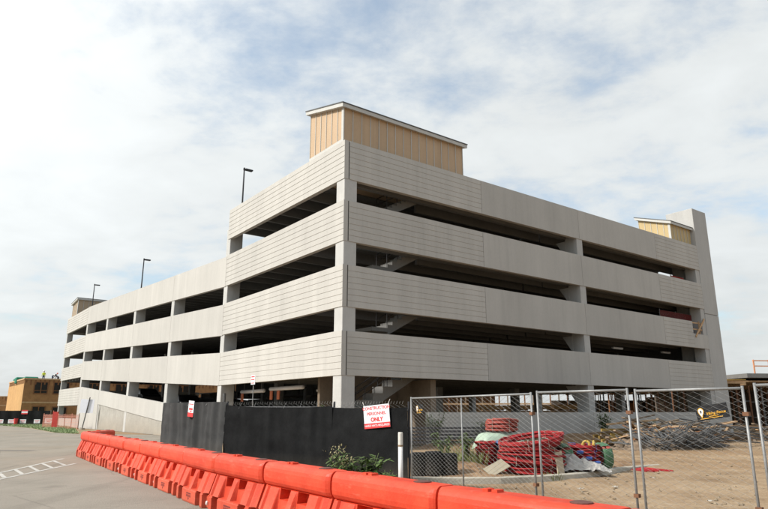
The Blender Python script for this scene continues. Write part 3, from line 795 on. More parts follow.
# ------------------------------------------------------------------ screened fence
def screen_panel(p, q, h, hf, label, m, fold=0.03, folds=14, wire=True, sag=0.03, slump=0.0):
    p = Vector(p); q = Vector(q); w = (q-p).length
    t = thing('screened_fence', label, 'fence panel', (p.x, p.y, 0), atan2(q.y-p.y, q.x-p.x), group='fence panels under dark privacy screen')
    for x in (0, w):
        b = MB(); b.tube([(x,0.03,0.0), (x,0.03,h)], 0.024, 8); b.build('post', steel_dark, t)
    b = MB(); b.tube([(0,0.03,hf-0.05), (w,0.03,hf-0.07)], 0.018, 6); b.build('top_rail', steel_dark, t)
    b = MB(); nx, nz = int(w*26), 26; g = []
    for i in range(nx+1):
        x = w*i/nx; row = []
        ztop = hf - sag*4*(x/w)*(1-x/w) - slump*x/w + 0.012*mnoise.noise(Vector((x*2.5, 0, 3)))
        for j in range(nz+1):
            tt = j/nz; z = 0.05+(ztop-0.05)*tt
            y = -0.05 + fold*mnoise.noise(Vector((x*folds*0.42, z*0.35+x, w)))*(0.5+0.5*tt) + 0.05*mnoise.noise(Vector((x*1.1, z*0.9, w))) + 0.022*mnoise.noise(Vector((x*2.4+z*1.2, z*4.2, w+3))) + 0.008*mnoise.noise(Vector((x*9, z*6, w)))
            row.append(b.bm.verts.new((x, y, z)))
        g.append(row)
    for i in range(nx):
        for j in range(nz): b.bm.faces.new((g[i][j], g[i+1][j], g[i+1][j+1], g[i][j+1]))
    o = b.build('screen_fabric', m, t, smooth=True)
    if wire:
        b = chain_mesh(w, hf-0.45, h-0.03)
        for i in range(int(w/0.08)):
            x = i*0.08; b.tube([(x,0,h-0.05), (x+0.02,0,h+0.005+0.015*random.random())], 0.0022, 3, cap=False)
        b.build('wire_mesh', galv_wire, t)
    b = MB()
    k = int(w/0.45)
    for i in range(1, k): b.tube([(w*i/k,-0.05,hf-0.09), (w*i/k+0.02,0.01,h-0.02)], 0.004, 4)
    b.build('tie', galv_wire, t)
    return t, w
screen_panel((-6.86,20.0), (-4.31,17.58), 1.98, 1.97, 'paler grey screened fence panel at the left end of the screened fence', fabric_lit, 0.09, 11, False, 0.0)
screen_panel((-4.33,17.60), (-1.24,15.83), 1.95, 1.88, 'long black screened fence panel in the middle of the screened fence', fabric_black, 0.05, 9, True, 0.05, 0.04)
screen_panel((-1.25,15.84), (0.55,14.66), 1.93, 1.80, 'black screened fence panel hung with the construction personnel sign', fabric_black, 0.05, 6, True, 0.01)

# signs on the screen
def board(t, w, h, m, th=0.006):
    b = MB(); b.box(-w/2, w/2, -th, 0, -h/2, h/2); return b.build('board', m, t)
a3 = atan2(14.66-15.80, 0.55+1.20)
s = thing('construction_sign', 'white and red CONSTRUCTION PERSONNEL ONLY sign tied tilted on the black screened fence', 'sign', (-0.17,15.04,1.60), a3)
s.rotation_euler = (0, radians(-5.0), a3)
board(s, 0.72, 0.52, sign_white)
b = MB(); b.box(-0.36, 0.36, -0.010, -0.0062, -0.262, -0.145); b.build('red_band', sign_red, s)
R90 = (radians(90), 0, 0)
text_mesh('lettering', 'CONSTRUCTION', 0.098, sign_red, s, (0, -0.009, 0.19), R90, bold=0.002)
text_mesh('lettering', 'PERSONNEL', 0.098, sign_red, s, (0, -0.009, 0.065), R90, bold=0.002)
text_mesh('lettering', 'ONLY', 0.125, sign_red, s, (0, -0.009, -0.07), R90, bold=0.006)
text_mesh('lettering', 'HARD HATS REQUIRED', 0.066, sign_white, s, (0, -0.012, -0.203), R90, bold=0.001)
b = MB()
for x in (-0.33, 0.33): b.tube([(x, -0.004, 0.24), (x+0.06*(1 if x > 0 else -1), 0.02, 0.36)], 0.005, 4)
b.build('tie', plug_white, s)
a1 = atan2(17.62-20.0, -4.36+6.86)
s = thing('warning_sign', 'narrow white sign with red foot hung on the grey screened fence panel', 'sign', (-5.62, 18.70, 1.79), a1)
s.rotation_euler = (0, radians(4), a1)
board(s, 0.30, 0.45, sign_white)
b = MB(); b.box(-0.15, 0.15, -0.010, -0.0062, -0.228, -0.11); b.box(-0.10, 0.10, -0.010, -0.0062, -0.035, 0.02); b.box(-0.03, 0.05, -0.010, -0.0062, -0.09, -0.05); b.box(-0.12, 0.12, -0.010, -0.0062, 0.12, 0.14); b.build('red_band', sign_red, s)

# banner on the fence: black with gold script
def banner(label, loc, rz, w, h, tilt=0.0):
    s = thing('fence_banner', label, 'banner', loc, rz); s.rotation_euler = (0, tilt, rz)
    b = MB(); n = 10; vs = []
    for i in range(n+1):
        x = -w/2+w*i/n; y = 0.03*h*sin(i*1.1)
        vs.append((b.bm.verts.new((x, y, -h/2)), b.bm.verts.new((x, y, h/2))))
    for A, B in zip(vs, vs[1:]): b.bm.faces.new((A[0], B[0], B[1], A[1]))
    b.build('board', sign_black, s)
    # emblem: white drop shape with gold rim and dark centre
    def drop(name, sc, m, y):
        b = MB(); pts = []
        for k in range(16):
            a = 2*pi*k/16; r = 1.0; x = cos(a)*0.8; z = sin(a)
            if z < 0: x *= (1+z)*0.75+0.25; z *= 1.7
            pts.append((-0.33*w+x*sc, y, 0.12*h+z*sc))
        b.poly(pts); b.build(name, m, s)
    drop('emblem', 0.27*h, sign_gold, -0.05*h); drop('emblem', 0.21*h, sign_white, -0.056*h); drop('emblem', 0.08*h, sign_black, -0.062*h)
    text_mesh('lettering', 'Viking Fence', 0.27*h, sign_gold, s, (0.11*w, -0.055*h, -0.08*h), R90, sx=min(1.0, 0.66*w/(h*1.5)), shear=0.25, bold=0.004*h)
    b = MB(); b.box(-0.40*w, 0.30*w, -0.055*h, -0.053*h, -0.40*h, -0.36*h); b.box(-0.12*w, 0.18*w, -0.055*h, -0.053*h, -0.29*h, -0.255*h); b.build('rule', sign_gold, s)
    return s
# it hangs on the inner yard fence in front of the tower (size read at that distance)
banner('larger black banner with gold lettering and white emblem on the chain link', (4.42,8.66,1.70), atan2(8.30-9.42, 4.67-3.71), 0.43, 0.19, radians(-9))
banner('tiny black and gold banner beside the black screen', (0.80,14.33,1.76), atan2(-3.6, 1.91), 0.30, 0.21, radians(-2))

# ------------------------------------------------------------------ pipe marker
t = thing('marker_pipe', 'white plastic marker pipe standing in front of the black screen', 'pipe', (0.335,13.2,0))
b = MB(); b.tube([(0,0,0), (0.0,0,1.05)], 0.047, 12); b.build('pipe', plug_white, t, smooth=True)
b = MB(); b.lathe([(0.049,1.052), (0.049,1.27), (0.043,1.30)], 12); b.build('cap', mat('pale pipe cap', (0.62,0.58,0.52), 0.6, 0.1, 9), t)
b = MB(); b.lathe([(0.052,1.02), (0.052,1.05)], 12); b.build('collar', mat('brown band', (0.25,0.17,0.10), 0.7, 0.2, 9), t)

# ------------------------------------------------------------------ conduit coils
strap_tan = mat('dusty strap', (0.34, 0.29, 0.24), 0.8, 0.2, 9)
def coil(label, loc, R, tube, nring, layers, m, tilt=(0,0,0), group=None, straps=4, seed=1, strap_m=None, name='conduit_coil'):
    random.seed(seed)
    t = thing(name, label, 'conduit coil', loc, 0, group); t.rotation_euler = tilt
    b = MB()
    for l in range(layers):
        for k in range(nring):
            rr = R-k*tube*2.05+random.uniform(-.02,.02); z = tube*(1+2*l)+random.uniform(-.012,.012)
            ox, oy = random.uniform(-.03,.03), random.uniform(-.03,.03); ph = random.uniform(0, 6)
            pts = [(ox+rr*(1+0.015*sin(3*a+ph))*cos(a), oy+rr*(1+0.015*cos(2*a+ph))*sin(a), z+0.02*sin(2*a+ph)) for a in [2*pi*i/40 for i in range(40)]]
            b.tube(pts, tube, 6, closed=True)
    b.build('tubing', m, t, smooth=True)
    for i in range(straps):
        a = 2*pi*i/straps+random.uniform(0, .5)+0.6
        b = MB(); r0 = R-nring*tube*2.05; H = tube*2*layers
        pts = [(r0, -0.02), (R+tube*1.6, -0.02), (R+tube*1.6, H+0.03), (r0, H+0.03)]
        P = [(r*cos(a), r*sin(a), z) for r, z in pts]
        b.tube(P, 0.008, 4, closed=True); b.build('strap', strap_m or strap_tan, t)
    return t
for i in range(5):
    coil('red conduit coil, %s of the tall stack of wide coils behind the fence' % ['lowest', 'second lowest', 'middle', 'second from top', 'topmost'][i],
         (4.06+random.uniform(-.03,.03), 17.98+random.uniform(-.03,.03), 0.14+i*0.180), 0.84+random.uniform(-.05,.05), 0.029, 4, 3, conduit_red, (radians(2.0+2.1*i), radians(random.uniform(-1.2,1.2)), i*1.3), 'red conduit coils stacked on the dirt', 7, 20+i)
for i in range(4):
    coil('small red conduit coil, %s of the narrow stack left of the wide coils' % ['lowest', 'second lowest', 'third', 'topmost'][i],
         (2.98, 18.95, 0.22+i*0.165), 0.29, 0.025, 3, 3, conduit_red, (0, radians(random.uniform(-3,3)), i), 'small red conduit coils', 3, 40+i)
for i in range(2):
    coil('blue grey conduit coil standing on edge, %s the wide red stack' % ['away from', 'close against'][i], (3.32+0.14*i, 18.75-0.1*i, 0.58), 0.29, 0.022, 3, 3, conduit_blue, (radians(8), radians(70), radians(20)), 'blue conduit coils', 3, 50+i)
t = thing('wrapped_pallet', 'stack on a pallet covered by a pale green tarp behind the small red coils', 'pallet', (3.76,21.2,0.02), radians(8))
for y in (-0.5, 0, 0.5):
    b = MB(); b.box(-0.62, 0.62, y-0.06, y+0.06, 0, 0.12); b.build('pallet_runner', lumber_grey, t)
b = MB(); b.box(-0.62, 0.62, -0.56, 0.56, 0.122, 0.15); b.build('pallet_base', lumber_grey, t)
b = MB(); b.box(-0.55, 0.55, -0.5, 0.5, 0.155, 0.88); b.build('load', steel_dark, t, bevel=0.04)
b = MB(); n = 20; g = []
for i in range(n+1):
    row = []
    for j in range(n+1):
        x = -0.78+1.56*i/n; y = -0.66+1.32*j/n
        d = max(abs(x)/0.72, abs(y)/0.60)
        z = 1.06-0.10*(x/0.7)**2-0.06*(y/.6)**2 - (max(0, d-0.82))*1.5 + 0.03*mnoise.noise(Vector((x*4, y*4, 1)))
        row.append(b.bm.verts.new((x*(1-0.06*max(0, d-.9)), y, z)))
    g.append(row)
for i in range(n):
    for j in range(n): b.bm.faces.new((g[i][j], g[i+1][j], g[i+1][j+1], g[i][j+1]))
b.build('tarp', tarp_green, t, smooth=True)
coil('faded red conduit coil lying on the pale green tarp', (3.85,21.15,1.08), 0.50, 0.032, 4, 6, conduit_dull, (radians(-3), radians(3), 0.4), None, 5, 60)
for i in range(4):
    coil('red conduit coil, %s of the right hand stack between two green wrapped coils' % ['lowest', 'second lowest', 'third', 'topmost'][i],
         (5.72, 18.75, 0.10+i*0.178), 0.47, 0.026, 4, 3, conduit_red, (radians(random.uniform(-2,2)), radians(random.uniform(-2,2)), i*2), 'red conduit coils of the right hand stack', 4, 70+i, tape_blue)
for i, (x, y) in enumerate(((5.02,18.25), (6.28,18.75))):
    t = coil('green wrapped conduit coil on edge at the %s of the right hand stack' % ['left', 'right'][i], (x-0.12, y, 0.46), 0.33, 0.024, 4, 5, conduit_dull, (0, radians(88), radians(12)), 'green wrapped conduit coils', 2, 80+i, wrap_green)
    b = MB()
    prof = [(0.27,-0.012), (0.36,-0.02), (0.378,0.05), (0.37,0.12), (0.382,0.2), (0.36,0.262), (0.27,0.258)]
    n = 40; rings = []
    for k in range(n):
        a = 2*pi*k/n; j_ = 1+0.02*sin(5*a)+0.012*sin(11*a+1)
        rings.append([b.bm.verts.new((r*j_*cos(a), r*j_*sin(a), z)) for r, z in prof])
    for k in range(n):
        if k % 13 in (11, 12): continue
        A, B = rings[k], rings[(k+1) % n]
        for q in range(len(prof)-1): b.bm.faces.new((A[q], B[q], B[q+1], A[q+1]))
    b.build('green_film', wrap_green, t, smooth=True)
# yellow fittings on the coils
def fitting(label, loc, rz):
    t = thing('pipe_fitting', label, 'pipe fitting', loc, rz, 'yellow pipe fittings on the coils')
    b = MB(); b.tube([(0.09*cos(a), 0, 0.09*sin(a)) for a in [pi*k/10 for k in range(11)]], 0.036, 8); b.build('elbow', yellow_pl, t, smooth=True)
    for x in (-0.09, 0.09):
        b = MB(); b.lathe([(0.046,-0.0), (0.046,0.05)], 10, (x,0,-0.02)); b.build('socket', yellow_pl, t)
for (x, y, z, r, lab) in ((4.95,18.35,0.80,0.3,'yellow pipe elbow upright on the left of the right hand red coils'), (5.75,18.5,0.80,-0.4,'yellow pipe elbow on the middle of the right hand red coils'), (5.95,18.45,0.80,1.2,'yellow pipe elbow turned sideways, rightmost on the right hand red coils')):
    fitting(lab, (x, y, z), r)
# tape rolls
for (x, y, z, lab) in ((5.5,18.32,0.60,'blue tape band stuck on the upper left of the right hand red stack'), (5.72,18.27,0.44,'blue tape band stuck on the lower middle of the right hand red stack'), (5.95,18.31,0.32,'blue tape band stuck low on the right of the right hand red stack')):
    t = thing('tape_roll', lab, 'tape', (x, y-0.03, z)); b = MB(); b.lathe([(0.048,-0.09), (0.055,-0.05), (0.052,0.05), (0.048,0.08)], 10, (0,0,0), 'x'); b.build('roll', tape_blue, t)
# crumpled plastic sheeting
b = MB(); n = 26; g = []
for i in range(n+1):
    row = []
    for j in range(n+1):
        x = -0.75+1.5*i/n; y = -0.4+0.8*j/n
        rr = max(0, 1-(x/0.8)**2)*max(0, 1-(y/0.45)**2)
        z = 0.02+rr*(0.30+0.22*(x < 0)*min(1, -x*3 if x < 0 else 0))+0.16*abs(mnoise.noise(Vector((x*4.2, y*4.2, 7))))*rr**0.4+0.05*mnoise.noise(Vector((x*11, y*11, 2)))
        row.append(b.bm.verts.new((x+0.06*mnoise.noise(Vector((y*5, x*5, 1))), y, z)))
    g.append(row)
for i in range(n):
    for j in range(n): b.bm.faces.new((g[i][j], g[i+1][j], g[i+1][j+1], g[i][j+1]))
o = b.build('plastic_sheeting', poly_white); o.location = (5.35,17.85,0.1); tag(o, 'crumpled whitish plastic sheeting lying in front of the right hand red coils', 'plastic sheet')
# a tan board leaning on the big stack and a flat stone-coloured board on the mound
o = MB(); o.box(-0.12, 0.12, -0.015, 0.015, 0, 0.62); o = o.build('plywood_board', mat('pale board', (0.42,0.34,0.24), 0.8, 0.1, 5)); o.location = (4.62,17.15,0.12); o.rotation_euler = (radians(-14), radians(8), radians(30)); tag(o, 'small pale board leaning upright against the wide red coils', 'board')
o = MB(); o.box(-0.32, 0.32, -0.19, 0.19, 0, 0.02); o = o.build('cover_board', mat('grey tan board', (0.30,0.26,0.19), 0.85, 0.15, 5)); o.location = (2.98,17.35,0.26); o.rotation_euler = (radians(28), radians(-22), radians(25)); tag(o, 'grey tan board lying slanted on the dirt mound beside the wide red coils', 'board')
# loose red pipes on the ground to the right
random.seed(5)
for i in range(6):
    b = MB(); L = random.uniform(1.9, 2.5); b.tube([(-L/2,0,0.03), (0,0.03,0.035), (L/2,0,0.03)], 0.028, 8)
    o = b.build('conduit_pipe', conduit_red, smooth=True); o.location = (7.0+i*0.17, 19.9+0.05*i, 0.005+0.0*i); o.rotation_euler = (0, 0, radians(-62+random.uniform(-3,3)))
    tag(o, 'thin red pipe lying on the dirt right of the green wrapped coils', 'pipe', 'loose red pipes on the dirt')

# black fence rolls and panels stacked behind the first chain link panel
t0 = None
for i in range(5):
    t = thing('stacked_fence_panel', 'black metal fence panel in the flat stack behind the fence, by the garage wall', 'fence panel', (2.25+0.08*i, 25.6+0.12*i, 0.55+0.13*i), radians(6+i), 'black fence panels in a stack')
    b = MB()
    for y in (-0.5, 0.5): b.bar((-1.9, y, 0), (1.9, y, 0), 0.05, 0.05)
    for k in range(22): x = -1.85+k*0.176; b.bar((x, -0.5, 0.0), (x, 0.5, 0.0), 0.02, 0.02, (0,0,1))
    b.build('railing', steel_dark, t)
t = thing('material_rack', 'low black rack carrying the stack of black fence panels', 'rack', (2.4,25.8,0), radians(8))
for x in (-1.6, 0, 1.6):
    b = MB(); b.box(x-0.05, x+0.05, -0.6, 0.6, 0.42, 0.50); b.box(x-0.05, x+0.05, -0.6, -0.5, 0, 0.42); b.box(x-0.05, x+0.05, 0.5, 0.6, 0, 0.42); b.build('trestle', steel_dark, t)
t = thing('mesh_roll', 'dark roll of screen fabric standing behind the first chain link panel', 'roll', (1.28,17.0,0.1), 0)
b = MB(); b.lathe([(0.2,0.0), (0.23,0.05), (0.23,0.55), (0.2,0.6)], 14, (0,0,0)); b.lathe([(0.2,0.0), (0.22,0.05), (0.22,0.5), (0.2,0.55)], 14, (0.42,0.1,0)); b.lathe([(0.2,0.0), (0.21,0.05), (0.22,0.52), (0.2,0.57)], 14, (-0.38,0.06,0)); b.build('fabric', fabric_black, t, smooth=False)

# ------------------------------------------------------------------ scaffold frames and lumber piles
def scaffold(loc, rz, tilt, label, m=grey_frame, first=[None]):
    if first[0] is None:
        t = thing('scaffold_frame', label, 'scaffold frame', group='grey scaffold frames in a pile')
        w, h = 1.4, 1.1; r = 0.024
        for x in (0, w): b = MB(); b.tube([(x,0,0), (x,0,h)], r, 6); b.build('leg', m, t)
        b = MB()
        for z in (0.08, 0.62, h-0.03): b.tube([(0,0,z), (w,0,z)], r, 6)
        for x in (0.3, 0.6, 0.9, 1.2): b.tube([(x,0,0.62), (x,0,h-0.03)], r*0.8, 5)
        b.tube([(0,0,0.62), (0.6,0,0.08)], r*0.8, 5); b.tube([(w,0,0.62), (0.9,0,0.08)], r*0.8, 5)
        b.build('brace', m, t)
        first[0] = t
    else: t = copy_tree(first[0], label=label)
    t.location = loc; t.rotation_euler = (tilt[0], tilt[1], rz)
random.seed(21)
LABF = 'grey tube scaffold frame in the jumbled pile right of the coils, before the garage wall'
for i in range(40):
    s_ = i/39
    scaffold((11.3+4.3*s_+random.uniform(-.3,.3), 28.7+3.4*s_+random.uniform(-.6,1.2), random.uniform(0.05, .42)), radians(38+random.uniform(-25,25)), (radians(random.choice((-1,1))*random.uniform(45,88)), radians(random.uniform(-10,10))), LABF)
b = MB(); nx, ny = 60, 26; g = []
for i in range(nx+1):
    row = []
    for j in range(ny+1):
        a = -4.2+8.4*i/nx; c = -1.6+3.2*j/ny
        h = 0.85*max(0, 1-(a/4.2)**2)**0.7*max(0, 1-(c/1.6)**2)+0.35*mnoise.noise(Vector((a*1.1, c*1.1, 9)))+0.22*mnoise.noise(Vector((a*3, c*3, 4)))+0.1*mnoise.noise(Vector((a*8, c*8, 4)))
        h *= min(1, i/8, (nx-i)/8)*min(1, j/5, (ny-j)/5)
        row.append(b.bm.verts.new((a, c, max(-0.02, h)-0.01)))
    g.append(row)
for i in range(nx):
    for j in range(ny): b.bm.faces.new((g[i][j], g[i+1][j], g[i+1][j+1], g[i][j+1]))
o = b.build('rubble_heap', mat('brown rubble', (0.12, 0.08, 0.05), 0.95, 0.5, 3, 0.8, 14, col2=(0.27, 0.20, 0.14))); o.location = (13.9, 31.9, 0); o.rotation_euler = (0, 0, radians(38)); tag(o, 'brown rubble heap under and behind the grey scaffold frames', 'rubble heap')
def plank(loc, L, w, h, rz, ry, m, label, group, rx=0):
    b = MB(); b.box(-L/2, L/2, -w/2, w/2, 0, h)
    o = b.build('timber_plank', m); o.location = loc; o.rotation_euler = (rx, ry, rz); tag(o, label, 'plank', group); return o
random.seed(31)
for i in range(16):   # yellow formwork beams left of the frames
    plank((12.6+random.uniform(-.7,.7), 34.4+random.uniform(-.6,.6), 0.08+0.085*(i//2)), random.uniform(2.6,3.8), 0.09, 0.16 if i % 3 else .08, radians(30+random.uniform(-12,16)), radians(random.uniform(-5,5)), lumber_yellow if i % 3 else lumber_grey, 'yellow formwork beam in the stack left of the scaffold pile' if i % 3 else 'weathered dark plank in the stack left of the scaffold pile', 'formwork beams in a stack' if i % 3 else 'weathered planks among the formwork beams')
for i in range(60):   # long weathered timber behind and right of the frames
    k = i/59
    plank((13.8+11.5*k+random.uniform(-1,1), 34.5+8.2*k+random.uniform(-1.2,1.2), 0.05+random.random()*(1.25-0.55*k)), random.uniform(2.5,4.6), random.uniform(.1,.25), random.uniform(.04,.1), radians(36+random.uniform(-28,28)), radians(random.uniform(-13,13)), random.choice((lumber_grey, lumber_grey, lumber)), 'plank in the heap of used timber along the garage wall near the tower', 'used timber planks in a heap')
random.seed(35)
for i in range(34):   # broken boards on the rubble
    a = random.uniform(-3.6, 3.8); c = random.uniform(-1.0, 1.2)
    x = 13.9+a*cos(radians(38))-c*sin(radians(38)); y = 31.9+a*sin(radians(38))+c*cos(radians(38))
    plank((x, y, 0.25+0.75*(1-abs(a)/4.2)*(1-abs(c)/1.7)+random.uniform(0,.15)), random.uniform(.7,2.2), random.uniform(.08,.2), random.uniform(.03,.08), radians(random.uniform(0,180)), radians(random.uniform(-24,24)), random.choice((lumber_grey, lumber_grey, lumber, timber_brown)), 'broken board strewn over the brown rubble heap', 'broken boards on the rubble')
random.seed(33)
for i in range(7):
    b = MB(); L = random.uniform(4, 6); b.tube([(-L/2,0,0), (L/2,0,0)], 0.035, 6)
    o = b.build('steel_pipe', grey_frame); o.location = (17.5+random.uniform(-.6,1.5), 33.5+random.uniform(-.8,.8), 0.25+0.14*i); o.rotation_euler = (0, radians(random.uniform(2,9)), radians(28+random.uniform(-10,10))); tag(o, 'long grey steel pipe sloping off the right side of the scaffold pile', 'pipe', 'long steel pipes beside the scaffold pile')

# ------------------------------------------------------------------ weeds and bushes
def leaf_blade(b, p, d, L, w, droop):
    p = Vector(p); d = Vector(d).normalized(); s = d.cross(Vector((0,0,1)))
    if s.length < .01: s = Vector((1,0,0))
    s.normalize(); pts = []
    for i in range(4):
        t = i/3; c = p+d*L*t-Vector((0,0,droop*t*t*L)); ww = w*(0.5+1.2*t)*(1-t)**0.6 if t < 1 else 0
        pts.append((c-s*ww, c+s*ww))
    for A, B in zip(pts, pts[1:]): b.poly([A[0], A[1], B[1], B[0]]) if B[0] != B[1] else b.poly([A[0], A[1], B[0]])
def weed(name, label, loc, h, n, spread, leafL=0.22, seedhead=False, flowers=0, cat='weed', group=None, lw=0.035):
    t = thing(name, label, cat, loc, 0, group)
    sb = MB(); lb = MB(); fb = MB(); sh = MB(); nf = ns = 0
    for i in range(n):
        a = random.uniform(0, 2*pi); tip = Vector((cos(a)*spread*random.uniform(.3,1), sin(a)*spread*random.uniform(.3,1), h*random.uniform(.55,1)))
        mid = tip*0.5+Vector((0,0,0.12*h)); base = Vector((cos(a)*0.05, sin(a)*0.05, 0))
        pts = [base, mid*0.6, mid, tip*0.8+Vector((0,0,.06*h)), tip]
        sb.tube(pts, [0.012,0.010,0.008,0.006,0.004], 4)
        for k in range(int(9*h/0.8)+4):
            tt = random.uniform(.15, 1); j = min(3, int(tt*4)); q = pts[j].lerp(pts[j+1], tt*4-j)
            aa = random.uniform(0, 2*pi); leaf_blade(lb, q, (cos(aa), sin(aa), random.uniform(-.1,.7)), leafL*random.uniform(.6,1.2), lw, random.uniform(.1,.6))
        if seedhead and i % 2 == 0:
            for k in range(26):
                q = tip+Vector((random.gauss(0,.05), random.gauss(0,.05), random.uniform(-.12,.16))); leaf_blade(sh, q, (random.uniform(-1,1), random.uniform(-1,1), 1), .06, .012, .3); ns += 1
        if i < flowers:
            for k in range(9):
                aa = 2*pi*k/9; leaf_blade(fb, tip, (cos(aa), -0.6, sin(aa)), 0.08, 0.03, 0); nf += 1
    sb.build('stem', stem_m, t); lb.build('foliage', leaf, t)
    if ns: tag(sh.build('seed_head', leaf_dry, t), kind='stuff')
    else: sh.bm.free()
    if nf: fb.build('flower', flower_y, t)
    else: fb.bm.free()
    return t
random.seed(51)
weed('tall_weed', 'tall leafy weed with dry seed heads before the black screen', (-0.80,12.6,0), 0.98, 20, 0.34, 0.20, True, lw=0.034)
weed('tall_weed', 'small leafy weed low in front of the black screen, right of the seed headed one', (-0.33,12.7,0), 0.92, 26, 0.36, 0.25, lw=0.045)
weed('bush', 'dark upright bush against the grooved base wall, nearest the black screen', (2.45,31.3,0), 1.75, 26, 0.6, 0.26, cat='bush')
weed('bush', 'dark bush against the base wall above the left of the wide red coils', (4.9,32.5,0), 1.35, 24, 0.55, 0.24, cat='bush')
weed('bush', 'dark bush against the plain base wall, above the right hand coils', (13.2,38.9,0.2), 1.5, 34, 0.55, 0.24, cat='bush')
weed('bush', 'low scrubby bush on the timber heap left of the black and gold banner', (17.2,41.6,0.2), 1.0, 24, 0.8, 0.22, cat='bush')
weed('sunflower', 'yellow flowered plant above the black screen near the brick coloured bars', (-2.35,17.9,0), 2.05, 6, 0.30, 0.2, flowers=4, cat='plant')
weed('sunflower', 'small yellow flowered plant above the black screen close to the corner column', (-1.55,17.4,0), 1.95, 4, 0.18, 0.18, flowers=2, cat='plant')
weed('tall_weed', 'low weed at the foot of the black screen near the white marker pipe', (0.05,13.6,0), 0.55, 12, 0.35, 0.2)
weed('tall_weed', 'thin weed on the dirt mound beside the small red coils', (2.35,18.6,0.3), 0.9, 12, 0.3, 0.22)
weed('tall_weed', 'thin weed behind the top of the dirt mound, before the black panels', (1.9,20.4,0.1), 1.0, 12, 0.4, 0.22)
random.seed(52)
for (x, y, h, lab) in ((1.9,18.3,0.6,'grass clump nearest the black panels on the left slope of the dirt mound'), (2.35,18.9,0.75,'taller grass clump on the top of the dirt mound left of the small red coils'), (2.0,19.8,0.8,'grass clump behind the top of the dirt mound'), (2.6,18.2,0.5,'short grass clump in the middle of the dirt mound'), (4.3,16.95,0.25,'green tuft at the foot of the wide red coils'), (1.35,17.6,0.4,'grass clump by the standing dark roll')):
    t = thing('grass_clump', lab, 'grass clump', (x, y, mound_h(x, y)*0.9-0.05)); lb = MB()
    for k in range(90):
        a = random.uniform(0, 2*pi); r = random.uniform(0, .35); leaf_blade(lb, (r*cos(a), r*sin(a), 0), (cos(a)*.4, sin(a)*.4, 1), h*random.uniform(.5,1.1), .012, random.uniform(0,.35))
    lb.build('blades', mat('clump grass', (0.12,0.17,0.045), 0.8, 0.5, 9, col2=(0.26,0.28,0.10)), t)

# ------------------------------------------------------------------ clearance bars, lamps and signs in the entrance
def clearance_bar(label, v, u, L, z, nblk):
    t = thing('clearance_bar', label, 'clearance bar', group='clearance bars hung at the entrance'); put(t, v, u, z, radians(90))
    b = MB(); b.tube([(-L/2,0,0), (L/2,0,0)], 0.11, 12); b.build('tube', sign_white, t, smooth=True)
    for i in range(nblk):
        x = L*(0.5-0.03-0.46*i/ max(1, nblk)*1.0); b = MB(); b.box(x-0.14, x+0.14, -0.03, 0.03, -0.62, -0.12); b.build('warning_plate', mat('dull orange plate', (0.55,0.17,0.08), 0.7, 0.15, 5), t)
    b = MB()
    for x in (-L*0.38, L*0.38): b.tube([(x,0,0.11), (x,0,0.95)], 0.014, 5)
    b.build('chain', galv, t)
clearance_bar('white clearance bar with two orange plates, nearest the corner column', 1.6, 8.2, 3.9, 3.02, 2)
clearance_bar('white clearance bar with one orange plate, by the far column of the entrance', 1.6, 12.6, 3.2, 2.95, 1)
t = thing('parking_sign', 'small white sign with red lettering on a thin pole in front of the entrance', 'sign'); put(t, -0.5, 8.05, 0, 0)
b = MB(); b.tube([(0,0,0), (0,0,3.1)], 0.025, 6); b.build('pole', galv, t)
b = MB(); b.box(-0.045, -0.027, -0.25, 0.25, 3.16, 3.66); b.build('board', sign_white, t)
b = MB(); b.box(-0.052, -0.0455, -0.2, 0.2, 3.55, 3.61); b.box(-0.052, -0.0455, -0.18, 0.22, 3.40, 3.45); b.box(-0.052, -0.0455, -0.18, 0.18, 3.22, 3.26); b.build('red_band', sign_red, t)
t = thing('barricade', 'red and white striped barricade behind the top of the grey screen', 'barricade'); put(t, -1.2, 12.5, 0, radians(90))
b = MB(); b.box(-1.2, 1.2, -0.02, 0.02, 1.45, 1.75); b.build('rail', sign_white, t)
b = MB()
for k in range(5): x = -1.1+k*0.5; b.hexa([(x,0.021,1.452),(x+.25,0.021,1.452),(x+.25,0.025,1.452),(x,0.025,1.452),(x+.1,0.021,1.748),(x+.35,0.021,1.748),(x+.35,0.025,1.748),(x+.1,0.025,1.748)])
b.build('stripe', sign_red, t)
for s in (-1, 1):
    for q in (-1, 1): b = MB(); b.bar((s*1.0,q*0.3,0), (s*1.0,q*0.03,1.44), .06, .06); b.build('leg', sign_white, t)
t = thing('bollard_post', 'dark grey steel post beside the white clearance bar', 'post'); put(t, -0.9, 11.0, 0)
b = MB(); b.tube([(0,0,0), (0,0,2.75)], 0.09, 8); b.build('post', grey_frame, t)
# ceiling luminaires (off)
def lum(label, v, u, z, rz=0):
    t = thing('ceiling_light', label, 'ceiling light', group='ceiling lights in the garage'); put(t, v, u, z, rz)
    b = MB(); b.box(-0.6, 0.6, -0.09, 0.09, 0, 0.08); b.build('housing', sign_white, t)
    b = MB(); b.box(-0.58, 0.58, -0.07, 0.07, -0.05, -0.002); b.build('diffuser', mat('light diffuser', (0.8,0.8,0.78), 0.4, 0.03, 9), t)
lum('white ceiling light in the ground floor opening left of the corner column', 4.5, 9.0, 3.3-0.35, radians(90))
lum('white ceiling light in the third opening down near the tower', 25.5, 2.3, 6.2)
lum('white ceiling light in the third opening down close beside the tower', 32.6, 2.6, 6.3)
lum('white ceiling light in the second opening down beside the tower', 33.0, 2.6, 9.5)

